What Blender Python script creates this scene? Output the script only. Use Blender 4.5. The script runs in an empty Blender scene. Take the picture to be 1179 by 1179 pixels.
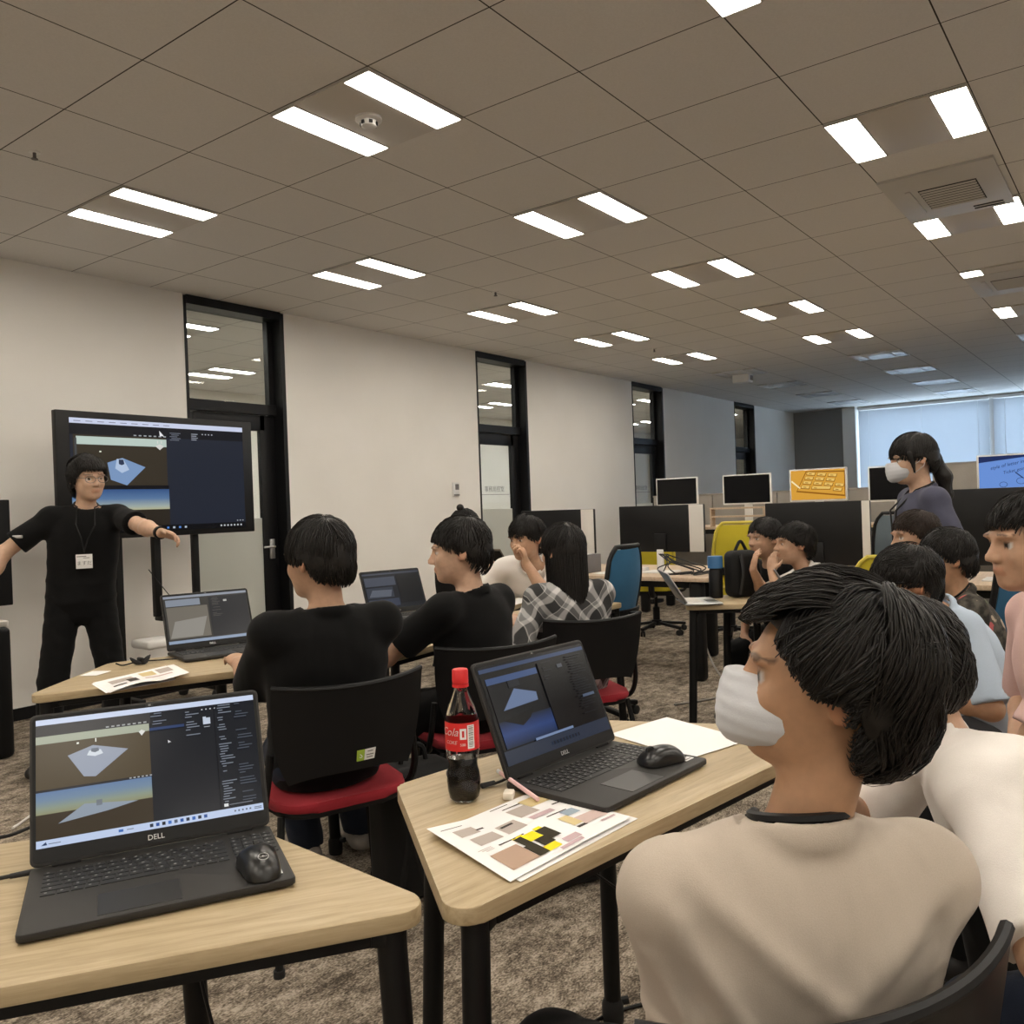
import bpy, bmesh, math, random
import numpy as np
from mathutils import Vector, Matrix
PI = math.pi
R = math.radians
scene = bpy.context.scene
COL = scene.collection

# ------------------------------------------------------------------ camera, world, exposure
CAMZ = 1.29
def make_camera():
    yaw, pitch, roll = 0.643386, -0.006058, -0.035676
    f = Vector((math.cos(yaw)*math.cos(pitch), math.sin(yaw)*math.cos(pitch), math.sin(pitch)))
    r0 = f.cross(Vector((0, 0, 1))).normalized(); u0 = r0.cross(f)
    r = math.cos(roll)*r0 + math.sin(roll)*u0
    u = -math.sin(roll)*r0 + math.cos(roll)*u0
    m = Matrix(((r.x, u.x, -f.x, 0), (r.y, u.y, -f.y, 0), (r.z, u.z, -f.z, CAMZ), (0, 0, 0, 1)))
    cd = bpy.data.cameras.new('camera'); cd.sensor_fit = 'HORIZONTAL'; cd.sensor_width = 36
    cd.lens = 36*986.288/1179; cd.clip_start = 0.02; cd.clip_end = 200
    co = bpy.data.objects.new('camera', cd); COL.objects.link(co); co.matrix_world = m
    scene.camera = co
make_camera()
w = bpy.data.worlds.new('world'); scene.world = w; w.use_nodes = True
w.node_tree.nodes['Background'].inputs[0].default_value = (0.62, 0.77, 1.0, 1)
w.node_tree.nodes['Background'].inputs[1].default_value = 13.0      # overcast daylight outside the far windows
LIGHT = 30.0                                                          # luminance of a ceiling strip
LIGHTCOL = (1.0, 0.925, 0.815)
SCR = 0.85                                                           # luminance of the screens
vs = scene.view_settings
vs.view_transform = 'Standard'; vs.look = 'None'; vs.gamma = 1; vs.use_curve_mapping = False
vs.exposure = 0.0
try:
    scene.cycles.use_denoising = True
    scene.cycles.max_bounces = 8; scene.cycles.diffuse_bounces = 5; scene.cycles.glossy_bounces = 4
    scene.cycles.transmission_bounces = 8; scene.cycles.transparent_max_bounces = 12
    scene.cycles.sample_clamp_indirect = 6; scene.cycles.caustics_reflective = False; scene.cycles.caustics_refractive = False
except Exception:
    pass

# ------------------------------------------------------------------ materials
def lin(c):
    return tuple(((v/12.92) if v <= 0.04045 else ((v+0.055)/1.055)**2.4) for v in c)
def hexc(r, g, b): return lin((r/255, g/255, b/255))
def mat(name, col, rough=0.6, metal=0.0, spec=0.5, emit=None, estr=1.0, coat=0.0, alpha=1.0, trans=0.0):
    m = bpy.data.materials.new(name); m.use_nodes = True
    b = m.node_tree.nodes['Principled BSDF']
    b.inputs['Base Color'].default_value = (*col, 1); b.inputs['Roughness'].default_value = rough
    b.inputs['Metallic'].default_value = metal; b.inputs['Specular IOR Level'].default_value = spec
    b.inputs['Coat Weight'].default_value = coat
    b.inputs['Transmission Weight'].default_value = trans
    if emit:
        b.inputs['Emission Color'].default_value = (*emit, 1); b.inputs['Emission Strength'].default_value = estr
    return m
def N(m, t, **kw):
    n = m.node_tree.nodes.new(t)
    for k, v in kw.items():
        if k in ('operation', 'blend_type', 'data_type', 'noise_dimensions', 'wave_type', 'bands_direction', 'layer_name', 'attribute_name', 'feature', 'distance', 'noise_type', 'vector_type'): setattr(n, k, v)
        else: n.inputs[k].default_value = v
    return n
def L(m, a, b): m.node_tree.links.new(a, b)
def ramp(m, stops):
    n = m.node_tree.nodes.new('ShaderNodeValToRGB'); e = n.color_ramp.elements
    while len(e) < len(stops): e.new(0.5)
    for x, (p, c) in zip(e, stops): x.position = p; x.color = (*c, 1)
    return n
def bump(m, src, strength=0.2, dist=0.01):
    b = N(m, 'ShaderNodeBump', Strength=strength, Distance=dist)
    L(m, src, b.inputs['Height']); L(m, b.outputs[0], m.node_tree.nodes['Principled BSDF'].inputs['Normal'])
def fabric(name, col, scale=400, amt=0.12, rough=0.85, var=0.10):
    m = mat(name, col, rough, spec=0.12)
    tc = N(m, 'ShaderNodeTexCoord')
    n1 = N(m, 'ShaderNodeTexNoise', Scale=scale, Detail=2.0); n2 = N(m, 'ShaderNodeTexNoise', Scale=6.0, Detail=3.0)
    L(m, tc.outputs['Object'], n1.inputs['Vector']); L(m, tc.outputs['Object'], n2.inputs['Vector'])
    mx = N(m, 'ShaderNodeMath', operation='ADD'); L(m, n1.outputs[0], mx.inputs[0]); L(m, n2.outputs[0], mx.inputs[1])
    c0 = tuple(v*(1-var) for v in col); c1 = tuple(min(1, v*(1+var)) for v in col)
    r = ramp(m, [(0.35, c0), (0.65, c1)]); 
    h = N(m, 'ShaderNodeMath', operation='MULTIPLY'); h.inputs[1].default_value = 0.5
    L(m, mx.outputs[0], h.inputs[0]); L(m, h.outputs[0], r.inputs[0])
    L(m, r.outputs[0], m.node_tree.nodes['Principled BSDF'].inputs['Base Color'])
    bump(m, n1.outputs[0], amt, 0.002)
    b = m.node_tree.nodes['Principled BSDF']
    try: b.inputs['Sheen Weight'].default_value = 0.05
    except Exception: pass
    return m
M = {}
def build_materials():
    # carpet: short mottled loop pile
    m = mat('carpet', (0.2, 0.17, 0.14), 0.95, spec=0.1); M['carpet'] = m
    tc = N(m, 'ShaderNodeTexCoord')
    mp = N(m, 'ShaderNodeMapping'); mp.inputs['Scale'].default_value = (1.0, 1.6, 1)
    L(m, tc.outputs['Object'], mp.inputs['Vector'])
    a = N(m, 'ShaderNodeTexNoise', Scale=27.0, Detail=6.0, Roughness=0.72)
    b = N(m, 'ShaderNodeTexNoise', Scale=110.0, Detail=2.0)
    c = N(m, 'ShaderNodeTexNoise', Scale=8.0, Detail=3.0, Roughness=0.6)
    for n in (a, b, c): L(m, mp.outputs[0], n.inputs['Vector'])
    s1 = N(m, 'ShaderNodeMath', operation='ADD'); L(m, a.outputs[0], s1.inputs[0]); L(m, b.outputs[0], s1.inputs[1])
    s2 = N(m, 'ShaderNodeMath', operation='MULTIPLY_ADD'); L(m, c.outputs[0], s2.inputs[0]); s2.inputs[1].default_value = 0.9; L(m, s1.outputs[0], s2.inputs[2])
    r = ramp(m, [(1.20/2, (0.066, 0.053, 0.040)), (1.37/2, (0.160, 0.130, 0.099)), (1.51/2, (0.275, 0.231, 0.180)), (1.70/2, (0.46, 0.39, 0.315))])
    h = N(m, 'ShaderNodeMath', operation='MULTIPLY'); h.inputs[1].default_value = 0.5; L(m, s2.outputs[0], h.inputs[0])
    L(m, h.outputs[0], r.inputs[0]); L(m, r.outputs[0], m.node_tree.nodes['Principled BSDF'].inputs['Base Color'])
    bump(m, b.outputs[0], 0.5, 0.006)
    # ceiling tiles: dark joints on a 588 x 612 mm grid
    m = mat('ceiling_tile', (0.5, 0.47, 0.43), 0.9, spec=0.1); M['ceiling'] = m
    tc = N(m, 'ShaderNodeTexCoord'); sp = N(m, 'ShaderNodeSeparateXYZ'); L(m, tc.outputs['Object'], sp.inputs[0])
    lines = []
    for ax, per, off in ((0, TX, TX0), (1, TY, TY0)):
        q = N(m, 'ShaderNodeMath', operation='SUBTRACT'); L(m, sp.outputs[ax], q.inputs[0]); q.inputs[1].default_value = off - 60*per
        d = N(m, 'ShaderNodeMath', operation='DIVIDE'); L(m, q.outputs[0], d.inputs[0]); d.inputs[1].default_value = per
        f = N(m, 'ShaderNodeMath', operation='FRACT'); L(m, d.outputs[0], f.inputs[0])
        p = N(m, 'ShaderNodeMath', operation='PINGPONG'); L(m, f.outputs[0], p.inputs[0]); p.inputs[1].default_value = 0.5
        k = N(m, 'ShaderNodeMath', operation='LESS_THAN'); L(m, p.outputs[0], k.inputs[0]); k.inputs[1].default_value = 0.0048
        lines.append(k)
    mx = N(m, 'ShaderNodeMath', operation='MAXIMUM'); L(m, lines[0].outputs[0], mx.inputs[0]); L(m, lines[1].outputs[0], mx.inputs[1])
    nz = N(m, 'ShaderNodeTexNoise', Scale=120.0, Detail=2.0); L(m, tc.outputs['Object'], nz.inputs['Vector'])
    r = ramp(m, [(0.3, (0.68, 0.665, 0.645)), (0.7, (0.72, 0.705, 0.685))]); L(m, nz.outputs[0], r.inputs[0])
    mix = N(m, 'ShaderNodeMix', data_type='RGBA'); L(m, mx.outputs[0], mix.inputs[0]); L(m, r.outputs[0], mix.inputs[6]); mix.inputs[7].default_value = (0.06, 0.055, 0.05, 1)
    L(m, mix.outputs[2], m.node_tree.nodes['Principled BSDF'].inputs['Base Color'])
    # plaster wall
    m = mat('plaster', (0.80, 0.78, 0.74), 0.9, spec=0.15); M['wall'] = m
    tc = N(m, 'ShaderNodeTexCoord'); nz = N(m, 'ShaderNodeTexNoise', Scale=1.3, Detail=4.0); n2 = N(m, 'ShaderNodeTexNoise', Scale=260.0, Detail=2.0)
    L(m, tc.outputs['Object'], nz.inputs['Vector']); L(m, tc.outputs['Object'], n2.inputs['Vector'])
    r = ramp(m, [(0.3, (0.77, 0.745, 0.70)), (0.7, (0.82, 0.795, 0.75))]); L(m, nz.outputs[0], r.inputs[0])
    L(m, r.outputs[0], m.node_tree.nodes['Principled BSDF'].inputs['Base Color']); bump(m, n2.outputs[0], 0.12, 0.002)
    # light oak laminate
    def oak(name, ca, cb, cc, sc):
        m = mat(name, ca, 0.42, spec=0.4)
        tc = N(m, 'ShaderNodeTexCoord'); mp = N(m, 'ShaderNodeMapping'); mp.inputs['Scale'].default_value = sc
        L(m, tc.outputs['Object'], mp.inputs['Vector'])
        wv = N(m, 'ShaderNodeTexNoise', Scale=3.0, Detail=6.0, Roughness=0.65, Distortion=0.4); L(m, mp.outputs[0], wv.inputs['Vector'])
        r = ramp(m, [(0.32, cc), (0.5, ca), (0.68, cb)]); L(m, wv.outputs[0], r.inputs[0])
        L(m, r.outputs[0], m.node_tree.nodes['Principled BSDF'].inputs['Base Color']); bump(m, wv.outputs[0], 0.05, 0.002)
        return m
    M['oak'] = oak('oak_laminate', (0.42, 0.327, 0.195), (0.48, 0.378, 0.237), (0.335, 0.255, 0.145), (2.2, 30, 30))
    M['oak_edge'] = oak('oak_edge', (0.44, 0.32, 0.19), (0.52, 0.39, 0.24), (0.36, 0.25, 0.145), (2.2, 30, 60))
    M['pinkwood'] = oak('pale_wood', (0.55, 0.42, 0.30), (0.62, 0.48, 0.35), (0.46, 0.34, 0.24), (2, 22, 22))
    M['black_metal'] = mat('black_metal', (0.006, 0.006, 0.006), 0.5, spec=0.25)
    M['black_plastic'] = mat('black_plastic', (0.006, 0.006, 0.0065), 0.48, spec=0.28)
    M['dark_frame'] = mat('dark_door_frame', (0.007, 0.007, 0.008), 0.45, spec=0.25)
    M['charcoal'] = mat('charcoal_laptop', (0.026, 0.0245, 0.023), 0.5, spec=0.3)
    M['charcoal_light'] = mat('charcoal_trackpad', (0.028, 0.027, 0.026), 0.35, spec=0.4)
    M['key'] = mat('laptop_key', (0.010, 0.010, 0.010), 0.5)
    M['legend'] = mat('key_legend', (0.22, 0.22, 0.22), 0.6)
    M['bezel'] = mat('screen_bezel', (0.007, 0.007, 0.007), 0.45, spec=0.25)
    M['white_plastic'] = mat('white_plastic', (0.75, 0.74, 0.72), 0.4)
    M['offwhite'] = mat('offwhite_panel', (0.68, 0.65, 0.60), 0.6)
    M['alu'] = mat('aluminium', (0.6, 0.6, 0.6), 0.35, metal=0.9)
    M['chrome'] = mat('chrome', (0.7, 0.7, 0.7), 0.15, metal=1.0)
    M['paper'] = mat('white_paper', (0.82, 0.81, 0.80), 0.8, spec=0.2)
    M['ink'] = mat('printed_ink', (0.16, 0.15, 0.15), 0.8)
    M['grey_panel'] = fabric('grey_partition', (0.30, 0.28, 0.255), 300, 0.1)
    M['grey_wall'] = mat('grey_wall', (0.29, 0.285, 0.275), 0.85)
    M['red_seat'] = fabric('red_seat_fabric', (0.26, 0.020, 0.028), 500, 0.2)
    M['yellow_mesh'] = fabric('yellow_mesh', (0.52, 0.43, 0.035), 500, 0.3)
    M['yellow'] = mat('yellow_plastic', (0.55, 0.45, 0.05), 0.5)
    M['blue_mesh'] = fabric('blue_mesh', (0.035, 0.12, 0.22), 500, 0.3)
    M['grey_mesh'] = fabric('grey_mesh', (0.12, 0.15, 0.17), 500, 0.3)
    M['blue_plastic'] = mat('blue_plastic', (0.04, 0.14, 0.30), 0.45)
    M['rubber'] = mat('black_rubber', (0.008, 0.008, 0.008), 0.7)
    M['white_rubber'] = mat('white_eraser', (0.72, 0.66, 0.56), 0.7)
    M['pink'] = mat('pink_plastic', (0.80, 0.52, 0.52), 0.4)
    M['dark_gap'] = mat('dark_gap', (0.01, 0.01, 0.01), 0.8)
    M['bagcloth'] = fabric('black_bag_cloth', (0.012, 0.012, 0.012), 300, 0.3, rough=0.6)
    M['greenlabel'] = mat('green_sticker', (0.35, 0.50, 0.05), 0.6)
    M['redlabel'] = mat('red_label', (0.62, 0.02, 0.02), 0.35)
    M['redcap'] = mat('red_cap', (0.62, 0.018, 0.02), 0.4)
    M['cola'] = mat('cola', (0.012, 0.006, 0.004), 0.08, spec=0.5)
    g = mat('clear_plastic', (0.95, 0.95, 0.95), 0.03, trans=1.0); g.node_tree.nodes['Principled BSDF'].inputs['IOR'].default_value = 1.2; M['pet'] = g
    # door glass: thin clear pane (transparent with a reflection), and the frosted film
    def pane(name, tint, refl):
        m = bpy.data.materials.new(name); m.use_nodes = True; nt = m.node_tree; nt.nodes.remove(nt.nodes['Principled BSDF'])
        t = N(m, 'ShaderNodeBsdfTransparent'); t.inputs[0].default_value = (*tint, 1)
        gl = N(m, 'ShaderNodeBsdfGlossy', Roughness=0.02)
        fc = N(m, 'ShaderNodeLayerWeight', Blend=0.5); pw = N(m, 'ShaderNodeMath', operation='POWER'); L(m, fc.outputs['Facing'], pw.inputs[0]); pw.inputs[1].default_value = 5.0; fr = N(m, 'ShaderNodeMath', operation='MULTIPLY_ADD'); L(m, pw.outputs[0], fr.inputs[0]); fr.inputs[1].default_value = 0.95; fr.inputs[2].default_value = 0.03; mx = N(m, 'ShaderNodeMixShader')
        L(m, fr.outputs[0], mx.inputs[0]); L(m, t.outputs[0], mx.inputs[1]); L(m, gl.outputs[0], mx.inputs[2])
        L(m, mx.outputs[0], nt.nodes['Material Output'].inputs[0]); return m
    M['glass'] = pane('clear_glass', (0.86, 0.88, 0.86), 1.5)
    m = bpy.data.materials.new('frosted_film'); m.use_nodes = True; nt = m.node_tree; nt.nodes.remove(nt.nodes['Principled BSDF'])
    t = N(m, 'ShaderNodeBsdfTranslucent'); t.inputs[0].default_value = (0.80, 0.80, 0.76, 1); d = N(m, 'ShaderNodeBsdfDiffuse'); d.inputs[0].default_value = (0.60, 0.60, 0.57, 1)
    mx = N(m, 'ShaderNodeMixShader', Fac=0.5); L(m, t.outputs[0], mx.inputs[1]); L(m, d.outputs[0], mx.inputs[2]); L(m, mx.outputs[0], nt.nodes['Material Output'].inputs[0]); M['frost'] = m
    m = bpy.data.materials.new('blind_slat'); m.use_nodes = True; nt = m.node_tree; nt.nodes.remove(nt.nodes['Principled BSDF'])
    t = N(m, 'ShaderNodeBsdfTranslucent'); t.inputs[0].default_value = (0.55, 0.57, 0.6, 1); d = N(m, 'ShaderNodeBsdfDiffuse'); d.inputs[0].default_value = (0.6, 0.6, 0.6, 1)
    mx = N(m, 'ShaderNodeMixShader', Fac=0.45); L(m, t.outputs[0], mx.inputs[1]); L(m, d.outputs[0], mx.inputs[2]); L(m, mx.outputs[0], nt.nodes['Material Output'].inputs[0]); M['blind'] = m
    M['lamp'] = mat('lit_diffuser', (0.8, 0.8, 0.8), 0.5, emit=LIGHTCOL, estr=LIGHT)
    M['lamp_cool'] = mat('lit_cool_diffuser', (0.8, 0.8, 0.8), 0.5, emit=(1.0, 0.97, 0.92), estr=LIGHT*1.35)
    M['lamp_off'] = mat('unlit_diffuser', (0.78, 0.80, 0.84), 0.25)
    M['lamp_mid'] = mat('lamp_centre_panel', (0.56, 0.53, 0.49), 0.55)
    M['trim'] = mat('lamp_trim', (0.52, 0.51, 0.49), 0.5)
SCRM = {}
def screen_mat(c, k=1.0):
    key = (tuple(c), k)
    if key not in SCRM:
        SCRM[key] = mat('screen_glow', (0.004, 0.004, 0.0045), 0.2, spec=0.2, emit=hexc(*c), estr=SCR*k)
    return SCRM[key]
def screen_gradient(stops, k=1.0):
    m = mat('screen_sky_picture', (0.004, 0.004, 0.0045), 0.2, spec=0.2)
    uv = N(m, 'ShaderNodeAttribute', attribute_name='scr'); sp = N(m, 'ShaderNodeSeparateXYZ'); L(m, uv.outputs['Vector'], sp.inputs[0])
    r = ramp(m, [(p, hexc(*c)) for p, c in stops]); L(m, sp.outputs[1], r.inputs[0])
    b = m.node_tree.nodes['Principled BSDF']; L(m, r.outputs[0], b.inputs['Emission Color']); b.inputs['Emission Strength'].default_value = SCR*k
    return m

# tile grid of the ceiling
CEIL = 3.045
TX, TX0 = 0.588, 2.404
TY, TY0 = 0.6125, 0.598
build_materials()

# ------------------------------------------------------------------ object helpers
def tag(o, label=None, cat=None, group=None, kind=None):
    if label: o['label'] = label
    if cat: o['category'] = cat
    if group: o['group'] = group
    if kind: o['kind'] = kind
    return o
def thing(name, label, cat, loc=(0, 0, 0), rz=0.0, group=None):
    o = bpy.data.objects.new(name, None); COL.objects.link(o); o.empty_display_size = 0.1
    o.location = loc; o.rotation_euler = (0, 0, rz)
    return tag(o, label, cat, group)
def link_mesh(name, me, mats, parent=None):
    for m in (mats if isinstance(mats, (list, tuple)) else [mats]): me.materials.append(M[m] if isinstance(m, str) else m)
    o = bpy.data.objects.new(name, me); COL.objects.link(o)
    if parent is not None: o.parent = parent
    return o
def obj(name, bm, mats, parent=None, smooth=True, angle=40, label=None):
    me = bpy.data.meshes.new(name); bm.normal_update(); bm.to_mesh(me); bm.free()
    if smooth:
        for p in me.polygons: p.use_smooth = True
        try: me.set_sharp_from_angle(angle=R(angle))
        except Exception: pass
    o = link_mesh(name, me, mats, parent)
    if label: o['label'] = label
    return o
def struct(name, bm, mats, parent=None, smooth=False):
    o = obj(name, bm, mats, parent, smooth)
    if parent is None: o['kind'] = 'structure'
    return o
def children(o): return [c for c in bpy.data.objects if c.parent == o]
def dup(root, loc=None, rz=None, label=None):
    def cp(o, par):
        c = o.copy(); COL.objects.link(c)
        if par is not None: c.parent = par
        for ch in children(o): cp(ch, c)
        return c
    r = cp(root, root.parent)
    if loc is not None: r.location = loc
    if rz is not None: r.rotation_euler = (0, 0, rz)
    if label: r['label'] = label
    return r
def BM(): return bmesh.new()
def bx(bm, c, s, bev=0.0, seg=2, rot=None, mi=0):
    g = bmesh.ops.create_cube(bm, size=1.0); vs_ = g['verts']
    for v in vs_: v.co = Vector((v.co.x*s[0], v.co.y*s[1], v.co.z*s[2]))
    es = list({e for v in vs_ for e in v.link_edges}); fs = list({f for v in vs_ for f in v.link_faces})
    if bev > 0:
        rr = bmesh.ops.bevel(bm, geom=es, offset=bev, segments=seg, affect='EDGES', profile=0.5)
        vs_ = list({v for f in rr['faces'] for v in f.verts} | {v for v in vs_ if v.is_valid}); fs = list({f for v in vs_ for f in v.link_faces})
    mt = Matrix.Translation(Vector(c)) @ (rot.to_4x4() if rot is not None else Matrix.Identity(4))
    for v in vs_: v.co = mt @ v.co
    for f in fs: f.material_index = mi
    return vs_
def basis(d):
    d = Vector(d).normalized(); a = Vector((0, 0, 1)) if abs(d.z) < 0.9 else Vector((1, 0, 0))
    x = a.cross(d).normalized(); return x, d.cross(x), d
def tube(bm, pts, r, n=10, cap=True, mi=0, closed=False):
    pts = [Vector(p) for p in pts]; rs = r if isinstance(r, (list, tuple)) else [r]*len(pts)
    rings = []; x = None
    for i, p in enumerate(pts):
        if closed: d = pts[(i+1) % len(pts)] - pts[i-1]
        else: d = pts[min(i+1, len(pts)-1)] - pts[max(i-1, 0)]
        d.normalize()
        if x is None: x = basis(d)[0]
        x = (x - d*x.dot(d)).normalized(); y = d.cross(x)
        rings.append([bm.verts.new(p + (x*math.cos(2*PI*k/n) + y*math.sin(2*PI*k/n))*rs[i]) for k in range(n)])
    m = len(rings)
    for i in range(m if closed else m-1):
        a, b = rings[i], rings[(i+1) % m]
        for k in range(n):
            f = bm.faces.new((a[k], a[(k+1) % n], b[(k+1) % n], b[k])); f.material_index = mi
    if cap and not closed:
        bm.faces.new(rings[0][::-1]).material_index = mi; bm.faces.new(rings[-1]).material_index = mi
def lathe(bm, prof, n=24, c=(0, 0, 0), cap=True, mi=0):
    c = Vector(c); rings = []
    for r_, z in prof: rings.append([bm.verts.new(c + Vector((r_*math.cos(2*PI*k/n), r_*math.sin(2*PI*k/n), z))) for k in range(n)])
    for a, b in zip(rings, rings[1:]):
        for k in range(n): bm.faces.new((a[k], a[(k+1) % n], b[(k+1) % n], b[k])).material_index = mi
    if cap:
        bm.faces.new(rings[0][::-1]).material_index = mi; bm.faces.new(rings[-1]).material_index = mi
def prism(bm, poly, z0, z1, mi=0, bev=0.0):
    a = [bm.verts.new((p[0], p[1], z0)) for p in poly]; b = [bm.verts.new((p[0], p[1], z1)) for p in poly]; n = len(poly)
    ft = bm.faces.new(b); fb = bm.faces.new(a[::-1]); fs = [ft, fb]
    for k in range(n): fs.append(bm.faces.new((a[k], a[(k+1) % n], b[(k+1) % n], b[k])))
    for f in fs: f.material_index = mi
    if bev > 0:
        bmesh.ops.bevel(bm, geom=list(ft.edges)+list(fb.edges), offset=bev, segments=2, affect='EDGES', profile=0.5)
    return ft
def roundpoly(poly, rad, n=6):
    out = []; m = len(poly)
    for i in range(m):
        p = Vector(poly[i]); a = (Vector(poly[i-1]) - p); b = (Vector(poly[(i+1) % m]) - p); la, lb = a.length, b.length; a.normalize(); b.normalize()
        ang = a.angle(b); t = min(rad/math.tan(ang/2), la*0.45, lb*0.45); rr = t*math.tan(ang/2); c = p + (a+b).normalized()*(rr/math.sin(ang/2))
        s, e = p + a*t - c, p + b*t - c
        for k in range(n+1):
            q = k/n; v = s.normalized().slerp(e.normalized(), q)*rr if s.length > 1e-9 else s
            out.append((c.x + v.x, c.y + v.y))
    return out
def quad(bm, pts, mi=0):
    f = bm.faces.new([bm.verts.new(p) for p in pts]); f.material_index = mi; return f
def grid_surface(bm, fn, nu, nv, mi=0):
    vv = [[bm.verts.new(fn(i/nu, j/nv)) for j in range(nv+1)] for i in range(nu+1)]
    for i in range(nu):
        for j in range(nv): bm.faces.new((vv[i][j], vv[i+1][j], vv[i+1][j+1], vv[i][j+1])).material_index = mi
    return vv
def solid_sheet(bm, fn, nu, nv, th, mi=0):
    """a curved panel with thickness th along the local normal"""
    e = 1e-3
    def nrm(u, v):
        a = Vector(fn(min(1, u+e), v)) - Vector(fn(max(0, u-e), v)); b = Vector(fn(u, min(1, v+e))) - Vector(fn(u, max(0, v-e)))
        return a.cross(b).normalized()
    A = [[bm.verts.new(Vector(fn(i/nu, j/nv)) + nrm(i/nu, j/nv)*th/2) for j in range(nv+1)] for i in range(nu+1)]
    B = [[bm.verts.new(Vector(fn(i/nu, j/nv)) - nrm(i/nu, j/nv)*th/2) for j in range(nv+1)] for i in range(nu+1)]
    def F(*v): bm.faces.new(v).material_index = mi
    for i in range(nu):
        for j in range(nv):
            F(A[i][j], A[i+1][j], A[i+1][j+1], A[i][j+1]); F(B[i][j+1], B[i+1][j+1], B[i+1][j], B[i][j])
    for i in range(nu): F(A[i][0], B[i][0], B[i+1][0], A[i+1][0]); F(A[i+1][nv], B[i+1][nv], B[i][nv], A[i][nv])
    for j in range(nv): F(A[0][j+1], B[0][j+1], B[0][j], A[0][j]); F(A[nu][j], B[nu][j], B[nu][j+1], A[nu][j+1])
def bez(pts, n=10):
    """Catmull-Rom through points"""
    P = [Vector(p) for p in pts]; P = [P[0]*2-P[1]] + P + [P[-1]*2-P[-2]]; out = []
    for i in range(1, len(P)-2):
        for k in range(n):
            t = k/n; a, b, c, d = P[i-1:i+3]
            out.append(0.5*((2*b) + (c-a)*t + (2*a-5*b+4*c-d)*t*t + (3*b-a-3*c+d)*t**3))
    out.append(P[-2]); return out
def text_bm(bm, body, size, mtx, mi=0, shear=0.0, depth=0.0003, align='CENTER'):
    cu = bpy.data.curves.new('txt', 'FONT'); cu.body = body; cu.size = size; cu.align_x = align; cu.align_y = 'CENTER'; cu.shear = shear; cu.extrude = depth; cu.resolution_u = 3
    o = bpy.data.objects.new('txt', cu); COL.objects.link(o)
    dg = bpy.context.evaluated_depsgraph_get(); me = bpy.data.meshes.new_from_object(o.evaluated_get(dg))
    n0 = len(bm.verts); f0 = len(bm.faces); bm.from_mesh(me); bm.verts.ensure_lookup_table(); bm.faces.ensure_lookup_table()
    for v in bm.verts[n0:]: v.co = mtx(v.co) if callable(mtx) else mtx @ v.co
    for f in bm.faces[f0:]: f.material_index = mi
    bpy.data.objects.remove(o); bpy.data.curves.remove(cu); bpy.data.meshes.remove(me)
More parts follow.
